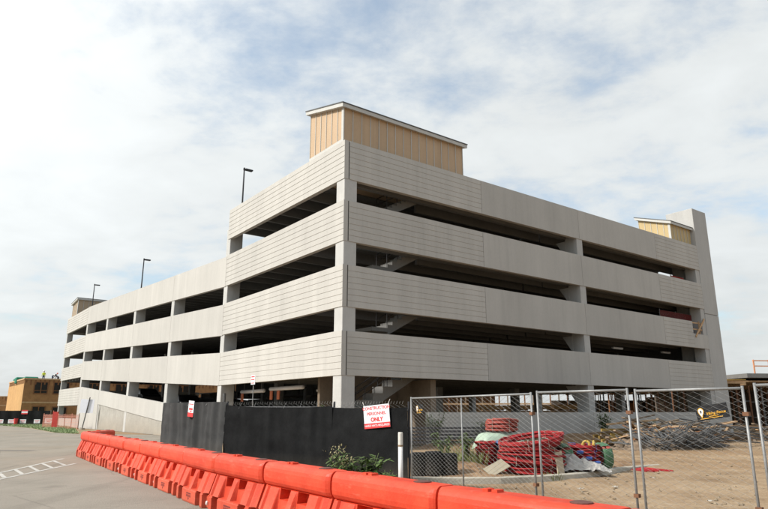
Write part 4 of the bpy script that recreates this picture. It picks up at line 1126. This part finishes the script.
# ------------------------------------------------------------------ cars in the ramp
def car(label, v, u, z, rz, sx=1.0):
    t = thing('parked_car', label, 'car', group='dark cars parked on the ramp'); put(t, v, u, z, rz)
    prof = [(-2.3,.35),(-2.32,.75),(-2.15,.92),(-1.75,.98),(-1.2,1.42),(-0.5,1.52),(0.5,1.5),(1.15,1.05),(2.0,.92),(2.3,.75),(2.35,.4),(2.2,.28),(-2.2,.28)]
    b = MB(); A = []; 
    for y in (-0.88, -0.80, 0.80, 0.88):
        k = 0.9 if abs(y) > .85 else 1.0
        A.append([b.bm.verts.new((x*(0.985 if k < 1 else 1), y*(0.86 if z_ > 1.1 else 1), z_ if z_ < 1 else 1+(z_-1)*(0.97 if k < 1 else 1))) for x, z_ in prof])
    for P, Q in zip(A, A[1:]):
        for i in range(len(prof)): b.bm.faces.new((P[i], P[(i+1) % len(prof)], Q[(i+1) % len(prof)], Q[i]))
    b.bm.faces.new(A[0][::-1]); b.bm.faces.new(A[-1]); b.build('body', car_dark, t, bevel=0.03)
    for s in (-1, 1):
        b = MB(); y = s*0.87; b.poly([(-1.35,y,1.03),(0.9,y,1.06),(0.42,y*.885,1.42),(-1.0,y*.885,1.38)]); b.build('window', lens, t)
    for x in (-1.45, 1.45):
        for s in (-1, 1):
            b = MB(); b.lathe([(0.33,-0.1), (0.34,0), (0.33,0.1)], 16, (x, s*0.80, 0.34), 'y'); w = b.build('wheel', rubber, t)
            b = MB(); b.lathe([(0.2,-0.11), (0.2,0.11)], 12, (x, s*0.80, 0.34), 'y'); b.build('rim', galv, w)
car('dark car on the ramp seen through the middle ground floor opening of the left wing', 2.6, 38.8, ramp_edge(38.8)-1.0, radians(92))
car('dark car on the ramp above the left end of the grey screened fence', 2.4, 27.2, ramp_edge(27.2)-1.0, radians(88))

# ------------------------------------------------------------------ wooden buildings
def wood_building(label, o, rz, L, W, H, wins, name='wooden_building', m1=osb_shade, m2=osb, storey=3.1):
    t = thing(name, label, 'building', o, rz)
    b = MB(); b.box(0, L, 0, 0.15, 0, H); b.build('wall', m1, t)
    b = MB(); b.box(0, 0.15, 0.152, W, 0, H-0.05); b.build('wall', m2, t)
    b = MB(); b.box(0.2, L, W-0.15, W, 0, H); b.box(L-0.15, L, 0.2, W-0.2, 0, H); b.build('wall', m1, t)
    b = MB(); b.box(0.16, L-0.16, 0.16, W-0.16, H-0.75, H-0.6); b.box(0.16, L-0.16, 0.16, W-0.16, storey-0.2, storey); b.build('floor_deck', lumber, t)
    b = MB(); b.box(-0.06, L, -0.08, -0.003, H-0.12, H+0.10); b.box(-0.08, -0.003, -0.08, W, H-0.12, H+0.08)
    b.box(0.02, L, -0.05, -0.002, storey-0.15, storey+0.1); b.build('plate', lumber, t)
    for k in range(min(50, int(L/0.62))): x = 0.25+k*0.62; b = MB(); b.box(x-0.1, x+0.1, -0.045, -0.004, H-0.85 if k % 3 else H-0.55, H-0.14); b.build('joist_end', timber_brown, t)
    for k in range(int(W/0.8)): y = 0.4+k*0.8; b = MB(); b.box(-0.045, -0.004, y-0.12, y+0.12, H-0.7, H-0.14); b.build('joist_end', timber_brown, t)
    for (x0, x1, z0, z1) in wins:
        b = MB(); b.box(x0, x1, -0.012, -0.003, z0, z1); w = b.build('window', glass_dark, t)
        f = MB(); d = 0.07
        for (a, c, e, g) in ((x0-d,x0+d,z0-d,z1+d),(x1-d,x1+d,z0-d,z1+d),(x0+d,x1-d,z1-d,z1+d),(x0+d,x1-d,z0-d,z0+d),((x0+x1)/2-.06,(x0+x1)/2+.06,z0+d,z1-d)): f.box(a, c, -0.06, -0.014, e, g)
        f.box(x0+d, x1-d, -0.05, -0.015, z0+0.42, z0+0.5)
        f.build('frame', timber_brown, w)
    return t
wood_building('two storey tan sheathed wooden building under construction behind the far black fence', (-53.76,95,0), ANG, 34, 17.5, 6.55,
    [(1.38,3.21,4.39,6.1), (1.46,3.21,0.6,2.5), (3.99,6.2,4.38,6.1), (4.17,6.2,0.5,2.44), (8.5,10.5,4.38,6.1), (8.5,10.5,0.6,2.5), (13,15,4.38,6.1), (18,20,4.38,6.1), (18,20,.6,2.5), (23,25,4.38,6.1), (23,25,.6,2.5), (13,15,.6,2.5)])
bal = None
wood_building('small tan wooden building at the far left edge beyond the two storey one', (-92,136,0), ANG*0.5, 11, 9, 4.95, [(2,3.6,2.6,4.2), (6.5,8.2,2.4,4.2)], m1=osb_shade)
# green roofing bundles on the roof
for i, (u, v, s_) in enumerate(((13.5,1.0,1.0), (8.5,0.9,1.3), (6.0,1.6,1.1))):
    t = thing('roofing_bundle', ['green tarp covered bundle at the far left of the wooden roof', 'largest green tarp covered bundle on the wooden roof', 'green tarp covered bundle nearest the yellow vested worker on the wooden roof'][i], 'bundle', (-53.76+VX*v+UX*u, 95+VY*v+UY*u, 5.95), ANG)
    b = MB(); b.box(-0.9*s_, 0.9*s_, -0.7, 0.7, 0.1, 1.15); b.build('tarp', tarp_dkgreen, t, bevel=0.15)
    b = MB(); b.box(-0.8*s_, 0.8*s_, -0.6, 0.6, 0, 0.1); b.build('pallet_base', lumber, t)

# workers
def person(label, loc, rz, joints, edges, mats_for, hat_m, head):
    t_name = 'person'
    me = bpy.data.meshes.new('tmp'); me.from_pydata([j[0] for j in joints], edges, []); 
    o = bpy.data.objects.new('tmp', me); COL.objects.link(o)
    sk = o.modifiers.new('s', 'SKIN'); sk.use_smooth_shade = True
    o.modifiers.new('d', 'SUBSURF').levels = 1
    for v, j in zip(me.skin_vertices[0].data, joints): v.radius = (j[1], j[1]*0.9)
    me.skin_vertices[0].data[0].use_root = True
    bpy.context.view_layer.update()
    dg = bpy.context.evaluated_depsgraph_get()
    m2 = bpy.data.meshes.new_from_object(o.evaluated_get(dg)); bpy.data.objects.remove(o)
    m2.materials.clear()
    for m in (skin_m, mats_for[0], mats_for[1], rubber): m2.materials.append(m)
    for p in m2.polygons:
        c = p.center; best = min(range(len(joints)), key=lambda i: (Vector(joints[i][0])-c).length-joints[i][1]*0.5)
        p.material_index = joints[best][2]; p.use_smooth = True
    m2.name = 'person'
    ob = bpy.data.objects.new(t_name, m2); COL.objects.link(ob); ob.location = loc; ob.rotation_euler = (0,0,rz); tag(ob, label, 'person')
    hx, hy, hz = head
    b = MB(); b.lathe([(0.145,0.0), (0.14,0.015), (0.118,0.02), (0.112,0.07), (0.08,0.12), (0.03,0.14)], 12, (hx,hy,hz+0.03)); b.build('hard_hat', hat_m, ob, smooth=True)
def standing(bend=0.0, reach=0.0):
    """x forward; returns joints (pos, radius, material) and edges"""
    hip = Vector((0,0,0.93)); d = Vector((sin(bend),0,cos(bend)))
    def up(q, y=0): p = hip+d*q; return (p.x, y, p.z)
    J = [((0,0,.93),.155,2), (up(.22),.145,1), (up(.42),.165,1), (up(.54),.07,1), (up(.60),.06,0), (up(.74),.105,0), (up(.84),.07,0)]
    E = [(0,1),(1,2),(2,3),(3,4),(4,5),(5,6)]
    for s in (-1, 1):
        n = len(J); sh = Vector(up(.47, s*.2)); el = sh+Vector((0.08+reach*.22,s*.06,-.27+reach*.1)); wr = el+Vector((0.14+reach*.1,0,-.21+reach*.05))
        J += [(tuple(sh),.065,1), (tuple(el),.048,1), (tuple(wr),.038,0), (tuple(wr+Vector((.04,0,-.09))),.036,0)]
        E += [(2,n),(n,n+1),(n+1,n+2),(n+2,n+3)]
        n = len(J); J += [((0,s*.1,.88),.10,2), ((.03,s*.12,.48),.07,2), ((-.02,s*.13,.10),.05,2), ((.14,s*.15,.04),.045,3)]
        E += [(0,n),(n,n+1),(n+1,n+2),(n+2,n+3)]
    return J, E, (Vector(up(.78)))
def roofpos(v, u, z=5.95): return (-53.76+VX*v+UX*u, 95+VY*v+UY*u, z)
J_, E_, h_ = standing(0.05)
person('worker in yellow high visibility vest standing on the wooden roof', roofpos(3.35,6.0,6.35), radians(-60), J_, E_, (vest_m, jeans), hat_w, h_)
J_, E_, h_ = standing(1.15, 0.6)
person('worker in dark shirt and blue jeans bending over on the wooden roof', roofpos(4.5,5.2,6.4), radians(10), J_, E_, (shirt_d, jeans), hat_r, h_)
J_, E_, h_ = standing(1.25, 0.5)
person('worker in dark clothes crouched low near the garage end of the wooden roof', roofpos(5.2,4.2,6.2), radians(170), J_, E_, (shirt_d, shirt_d), hat_w, h_)

# ------------------------------------------------------------------ far fences, signs at left
t = thing('screened_fence', 'long black screened fence in front of the wooden buildings at far left', 'fence', (-64,88.6,0), atan2(-0.6, 18.2))
w = 18.35; b = MB(); g = []
for i in range(93):
    x = w*i/92; g.append([b.bm.verts.new((x, 0.04*sin(x*4)+0.05*mnoise.noise(Vector((x,0,0))), z)) for z in (0.06, 0.7, 1.4, 1.86+0.03*mnoise.noise(Vector((x*.7,3,0))))])
for A, B in zip(g, g[1:]):
    for k in range(3): b.bm.faces.new((A[k], B[k], B[k+1], A[k+1]))
b.build('screen_fabric', fabric_black, t)
for i in range(7): b = MB(); b.tube([(w*i/6,0.1,0), (w*i/6,0.1,1.95)], 0.03, 6); b.build('post', galv, t)
for i, x in enumerate((-52.2, -50.7, -49.1, -47.2, -45.6)):
    t = thing('ground_sign', ['leftmost white placard standing at the foot of the far black fence', 'second white placard from the left at the foot of the far black fence', 'white placard beside the red pail at the foot of the far black fence', 'fourth white placard from the left at the foot of the far black fence', 'largest white placard, at the right end of the far black fence'][i], 'placard', (x, 87.7, 0), 0, 'white placards along the far fence')
    k = 1.25 if i == 4 else 1
    b = MB(); b.box(-0.42*k, 0.42*k, -0.01, 0.01, 0.22, 0.22+0.5*k); b.build('board', sign_white, t)
    b = MB(); b.box(-0.33*k, 0.33*k, -0.016, -0.0105, 0.22+.30*k, 0.22+.38*k); b.box(-0.22*k, 0.22*k, -0.016, -0.0105, 0.22+.12*k, 0.22+.18*k); b.build('lettering', sign_red, t)
    for s in (-1, 1): b = MB(); b.tube([(s*.3,0.02,0), (s*.3,0.02,.5)], .012, 4); b.build('stake', galv, t)
t = thing('fence_sign', 'red and white sign hung near the top of the far black fence', 'sign', (-49.2,88.0,1.68), 0)
b = MB(); b.box(-0.42,0.42,-.01,.01,-.28,.28); b.build('board', sign_white, t); b = MB(); b.box(-0.42,0.42,-.016,-.0105,.1,.28); b.box(-0.42,0.42,-.016,-.0105,-.28,-.12); b.build('red_band', sign_red, t)
t = thing('pail', 'small red pail on the grass by the far black fence', 'pail', (-49.9,87.4,0)); b = MB(); b.lathe([(.19,0),(.26,.75),(.22,.8)], 12); b.build('body', sign_red, t); b = MB(); b.lathe([(.27,.80),(.27,.84)], 12); b.build('rim', sign_red, t)
# orange mesh fence in front of the far end of the garage
def mesh_fence(label, p, q, h, m, dens):
    p = Vector(p); q = Vector(q); w = (q-p).length
    t = thing('safety_fence', label, 'safety fence', (p.x,p.y,0), atan2(q.y-p.y, q.x-p.x))
    b = MB(); n = int(w/dens)
    for i in range(n+1):
        x = w*i/n; b.box(x-.011, x+.011, -.006, .006, .05, h-0.06*sin(pi*i/n*3)**2)
    k = int(h/dens)
    for j in range(k+1):
        z = .05+(h-.12)*j/k; b.box(0, w, -.008, .008, z-.011, z+.011)
    b.build('mesh', m, t)
    for i in range(int(w/1.7)+1):
        b = MB(); x = w*i/int(w/1.7); b.tube([(x,.05,0),(x,.05,h+.1)], .035, 6); b.build('post', rust if i % 2 else mesh_orange, t)
def gp(v, u): p = G(v, u); return (p.x, p.y)
mesh_fence('orange plastic safety mesh fence in front of the far white end of the garage', gp(-2.1, 53.3), gp(-1.3, 47.0), 1.45, mesh_orange, 0.15)
mesh_fence('dense red safety mesh panel between two stretches of orange mesh', gp(-2.2, 55.9), gp(-2.1, 53.4), 1.75, mesh_red, 0.062)
mesh_fence('orange safety mesh beside the right end of the far black fence', gp(-2.6, 59.2), gp(-2.2, 56.0), 1.45, mesh_orange, 0.13)
# the back of a road sign
t = thing('road_sign', 'grey back of a road sign on a leaning post before the garage', 'road sign', (-29.9,64,0), 0); t.rotation_euler = (0, radians(8.5), 0)
b = MB(); b.tube([(0,0,0),(0,0,3.15)], .05, 6); b.build('post', grey_frame, t)
b = MB(); b.box(-.68,.68,.055,.075,1.62,2.95); o = b.build('sign_plate', mat('sign back', (0.74,0.74,0.80), 0.5, .05, 4), t); o.rotation_euler = (0, radians(-6), 0); o.location = (0.12,0,0)
b = MB(); b.lathe([(.32,0),(.25,.18)], 10); b.build('base', concrete_raw, t)

# ------------------------------------------------------------------ beyond the garage: timber frames and an unfinished deck
t = thing('framed_building', 'open timber framed building under construction seen through the ground floor behind the garage', 'building', tuple(G(33, 62.0, 0)), ANG-radians(42))
for i in range(34):
    b = MB(); x = i*1.25; b.box(x-.09, x+.09, 0, .16, 0, 5.8); b.build('stud', lumber_grey if i % 3 else timber_brown, t)
b = MB()
for z in (0.0, 2.75, 5.75): b.box(-0.1, 41.5, -.02, .2, z, z+.22)
b.build('plate', lumber, t)
for (x0, x1) in ((0,5.5), (7,12), (14,20.5), (24,28.5), (31,33)): b = MB(); b.box(x0, x1, .22, .3, .25, 2.3); b.build('sheathing', osb, t)
b = MB(); b.box(0, 41.4, .31, 8, 5.98, 6.3); b.build('roof', lumber, t)
b = MB(); b.box(0, 30, 7.6, 7.9, 0, 5.9); b.build('wall', osb_shade, t)
# lumber stacks behind
for i in range(5):
    v = 37.5+i*0.2; u = 10.5+i*3.9
    t = thing('lumber_stack', ['banded lumber stack at the right end of the row behind the garage', 'second banded lumber stack from the right behind the garage', 'middle banded lumber stack behind the garage', 'second banded lumber stack from the left behind the garage', 'banded lumber stack at the left end of the row behind the garage'][i], 'lumber stack', tuple(G(v+3.5, u+8, 0)), ANG+radians(90), 'banded lumber stacks')
    for k in range(4):
        b = MB()
        for j in range(5): b.box(-1.7, 1.7, -0.6+j*.24, -0.6+j*.24+.22, 0.1+k*.62, 0.1+k*.62+.5)
        b.build('bundle', [lumber, osb][k % 2], t)
    b = MB()
    for x in (-1.1, 1.1):
        for k in range(4): b.box(x-.05, x+.05, -.6, .6, k*.62, .1+k*.62-.002)
    b.build('bearer', lumber_grey, t)
# row of steel shores behind the right half of the ground floor
for i in range(24):
    t = thing('steel_shore', 'rust brown steel shore in the row behind the garage ground floor', 'shore', tuple(G(38.5+(i % 2)*2.2, 1.5+i*0.62, 0)), random.random(), 'steel shores behind the garage')
    b = MB(); b.tube([(0,0,0.012),(0,0,4.3)], .07, 6); b.build('tube', rust if i % 3 else grey_frame, t); b = MB(); b.box(-.15,.15,-.15,.15,0,.012); b.box(-.2,.2,-.06,.06,4.3,4.42); b.build('plate', rust, t)
# shored concrete frame standing beyond the right half of the ground floor
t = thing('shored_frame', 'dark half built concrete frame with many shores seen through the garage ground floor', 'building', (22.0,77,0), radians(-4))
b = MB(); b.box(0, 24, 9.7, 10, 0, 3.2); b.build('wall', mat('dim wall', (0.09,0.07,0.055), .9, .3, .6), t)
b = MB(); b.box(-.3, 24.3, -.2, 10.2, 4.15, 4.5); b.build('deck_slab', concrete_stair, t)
b = MB()
for k in range(13): b.box(0.1+k*1.9, 0.3+k*1.9, -.1, 10, 3.9, 4.14)
b.build('formwork', lumber, t)
random.seed(77)
for k in range(34):
    b = MB(); x = 0.2+k*0.7+random.uniform(-.15,.15); y = random.uniform(0, 3); b.tube([(x,y,0),(x,y,3.9)], random.choice((.06,.08,.1)), 6); b.build('shore', [rust, grey_frame, lumber_grey, timber_brown][k % 4], t)
for k in range(9):
    b = MB(); x = 1+k*2.5; b.box(x, x+random.uniform(.7,1.6), 4+k % 3, 4.1+k % 3, 0.0, random.uniform(1.2,3.6)); b.build('formwork_panel', [timber_brown, lumber_grey, osb_shade][k % 3], t)
# the unfinished concrete deck on formwork at the right edge
t = thing('unfinished_deck', 'unfinished concrete deck on shores with an orange guard rail at the right edge', 'building', (34.4,60,0), radians(8))
b = MB(); b.box(0, 26, 0, 16, 4.85, 5.25); b.build('deck_slab', concrete_stair, t)
b = MB(); b.box(-2.2, 26, 0.4, 16, 4.45, 4.6); b.box(-2.4, -0.1, 0.2, 12, 4.30, 4.44)
for k in range(14): b.box(-2.6+k*1.9, -2.45+k*1.9, -0.4, 14, 4.12, 4.28)
b.build('formwork', lumber, t)
b = MB()
for k in range(7): b.bar((-2.3,0.3+k*.4,4.62), (-0.1,0.2+k*.5,4.66+0.03*k), .12, .06)
b.build('formwork', lumber_yellow, t)
b = MB()
for k in range(9): b.box(0.9+k*1.6, 1.0+k*1.6, .1, .2, 5.25, 6.55)
for z in (5.9, 6.4): b.box(0.9, 14, .05, .1, z, z+.1)
b.build('guard_rail', mat('orange rail', (0.60,0.27,0.14), .7, .15, 4), t)
for i in range(14):
    for j in range(3):
        b = MB(); b.tube([(-2.2+i*1.3,0.6+j*4.2,0),(-2.2+i*1.3,0.6+j*4.2,4.12)], .08, 6); b.build('shore', rust if (i+j) % 3 else grey_frame, t)
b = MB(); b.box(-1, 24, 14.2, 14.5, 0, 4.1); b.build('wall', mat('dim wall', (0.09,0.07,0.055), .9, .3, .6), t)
for i in range(5):
    b = MB(); x = -1.6+i*1.9
    for z in (1.2, 2.6): b.bar((x,0.3,z), (x+1.7,0.3,z+.1), .06, .06)
    b.build('brace', grey_frame, t)

# ------------------------------------------------------------------ sky, sun, camera
SUN_EL, SUN_AZ = radians(40), radians(-110)       # azimuth from +Y toward +X
sd = Vector((sin(SUN_AZ)*cos(SUN_EL), cos(SUN_AZ)*cos(SUN_EL), sin(SUN_EL)))
world = bpy.data.worlds.new('World'); scene.world = world; world.use_nodes = True
nt = world.node_tree; N = nt.nodes; Lk = nt.links
for n_ in list(N): N.remove(n_)
out = N.new('ShaderNodeOutputWorld'); bg = N.new('ShaderNodeBackground'); bg.inputs['Strength'].default_value = 0.1
Lk.new(bg.outputs[0], out.inputs[0])
sky = N.new('ShaderNodeTexSky'); sky.sky_type = 'NISHITA'; sky.sun_disc = False; sky.sun_elevation = SUN_EL; sky.sun_rotation = SUN_AZ
sky.air_density = 1.0; sky.dust_density = 2.5; sky.ozone_density = 1.0
tc = N.new('ShaderNodeTexCoord')
sep = N.new('ShaderNodeSeparateXYZ'); Lk.new(tc.outputs['Generated'], sep.inputs[0])
def math_(op, a, b_=None, c=None):
    n_ = N.new('ShaderNodeMath'); n_.operation = op
    for i, x in enumerate((a, b_, c)):
        if x is None: continue
        if isinstance(x, (int, float)): n_.inputs[i].default_value = x
        else: Lk.new(x, n_.inputs[i])
    return n_.outputs[0]
zc_ = math_('MAXIMUM', sep.outputs['Z'], 0.0)
den = math_('ADD', zc_, 0.22)
px = math_('DIVIDE', sep.outputs['X'], den); py = math_('DIVIDE', sep.outputs['Y'], den)
cmb = N.new('ShaderNodeCombineXYZ'); Lk.new(px, cmb.inputs[0]); Lk.new(py, cmb.inputs[1])
mp = N.new('ShaderNodeMapping'); mp.inputs['Location'].default_value = (5.38, 2.9, 1.4); mp.inputs['Rotation'].default_value = (0, 0, radians(24)); mp.inputs['Scale'].default_value = (1.0, 1.15, 1)
Lk.new(cmb.outputs[0], mp.inputs['Vector'])
def noise_(scale, detail, rough, dist=0.0):
    n_ = N.new('ShaderNodeTexNoise'); n_.inputs['Scale'].default_value = scale; n_.inputs['Detail'].default_value = detail
    n_.inputs['Roughness'].default_value = rough; n_.inputs['Distortion'].default_value = dist
    Lk.new(mp.outputs[0], n_.inputs['Vector']); return n_.outputs['Fac']
nA = noise_(0.85, 2, 0.45); nB = noise_(3.6, 6, 0.55, 0.25); nC = noise_(15, 7, 0.62, 0.15)
cov = math_('ADD', math_('MULTIPLY', nA, 1.05), math_('ADD', math_('MULTIPLY', nB, 0.66), math_('MULTIPLY', nC, 0.24)))
# more haze toward the horizon and toward the sun
dotn = N.new('ShaderNodeVectorMath'); dotn.operation = 'DOT_PRODUCT'; Lk.new(tc.outputs['Generated'], dotn.inputs[0]); dotn.inputs[1].default_value = (sin(radians(-62))*cos(radians(36)), cos(radians(-62))*cos(radians(36)), sin(radians(36)))   # brightest thin cloud
glow = math_('MULTIPLY', math_('POWER', math_('MAXIMUM', dotn.outputs['Value'], 0.0), 6.5), 1.0)
hz = math_('POWER', math_('SUBTRACT', 1.0, zc_), 7.0)
cov2 = math_('ADD', cov, math_('ADD', math_('MULTIPLY', glow, 0.30), math_('MULTIPLY', hz, 0.52)))
rm = N.new('ShaderNodeMapRange'); rm.interpolation_type = 'SMOOTHSTEP'
rm.inputs['From Min'].default_value = 0.83; rm.inputs['From Max'].default_value = 1.16; rm.inputs['To Min'].default_value = 0.30; rm.inputs['To Max'].default_value = 0.97
Lk.new(cov2, rm.inputs['Value'])
# cloud colour (the background runs at 0.1, so 10 here is 1.0)
cl = math_('ADD', 6.35, math_('ADD', math_('MULTIPLY', nB, 2.9), math_('ADD', math_('MULTIPLY', glow, 5.5), math_('MULTIPLY', nA, 1.0))))
cl = math_('SUBTRACT', cl, math_('MULTIPLY', hz, 1.2))
cc = N.new('ShaderNodeCombineColor')
Lk.new(math_('MULTIPLY', cl, 0.965), cc.inputs[0]); Lk.new(cl, cc.inputs[1]); Lk.new(math_('MULTIPLY', cl, 1.0), cc.inputs[2])
skm = N.new('ShaderNodeMix'); skm.data_type = 'RGBA'; skm.blend_type = 'MULTIPLY'; skm.inputs['Factor'].default_value = 1.0
Lk.new(sky.outputs[0], skm.inputs['A']); skm.inputs['B'].default_value = (2.0, 2.3, 2.25, 1)
mixc = N.new('ShaderNodeMix'); mixc.data_type = 'RGBA'
Lk.new(rm.outputs['Result'], mixc.inputs['Factor']); Lk.new(skm.outputs['Result'], mixc.inputs['A']); Lk.new(cc.outputs[0], mixc.inputs['B'])
Lk.new(mixc.outputs['Result'], bg.inputs['Color'])

sl = bpy.data.lights.new('sun', 'SUN'); sl.energy = 4.9; sl.angle = radians(5); sl.color = (1.0, 0.965, 0.915)
so = bpy.data.objects.new('sun', sl); COL.objects.link(so); so.rotation_euler = (-sd).to_track_quat('-Z', 'Y').to_euler()

cam = bpy.data.cameras.new('camera'); cam.sensor_width = 36; cam.lens = 36*623/768; cam.clip_end = 4000
co = bpy.data.objects.new('camera', cam); COL.objects.link(co)
co.location = (0, 0, 1.7); co.rotation_euler = (radians(90)+math.atan(157.5/623), 0, 0)
scene.camera = co
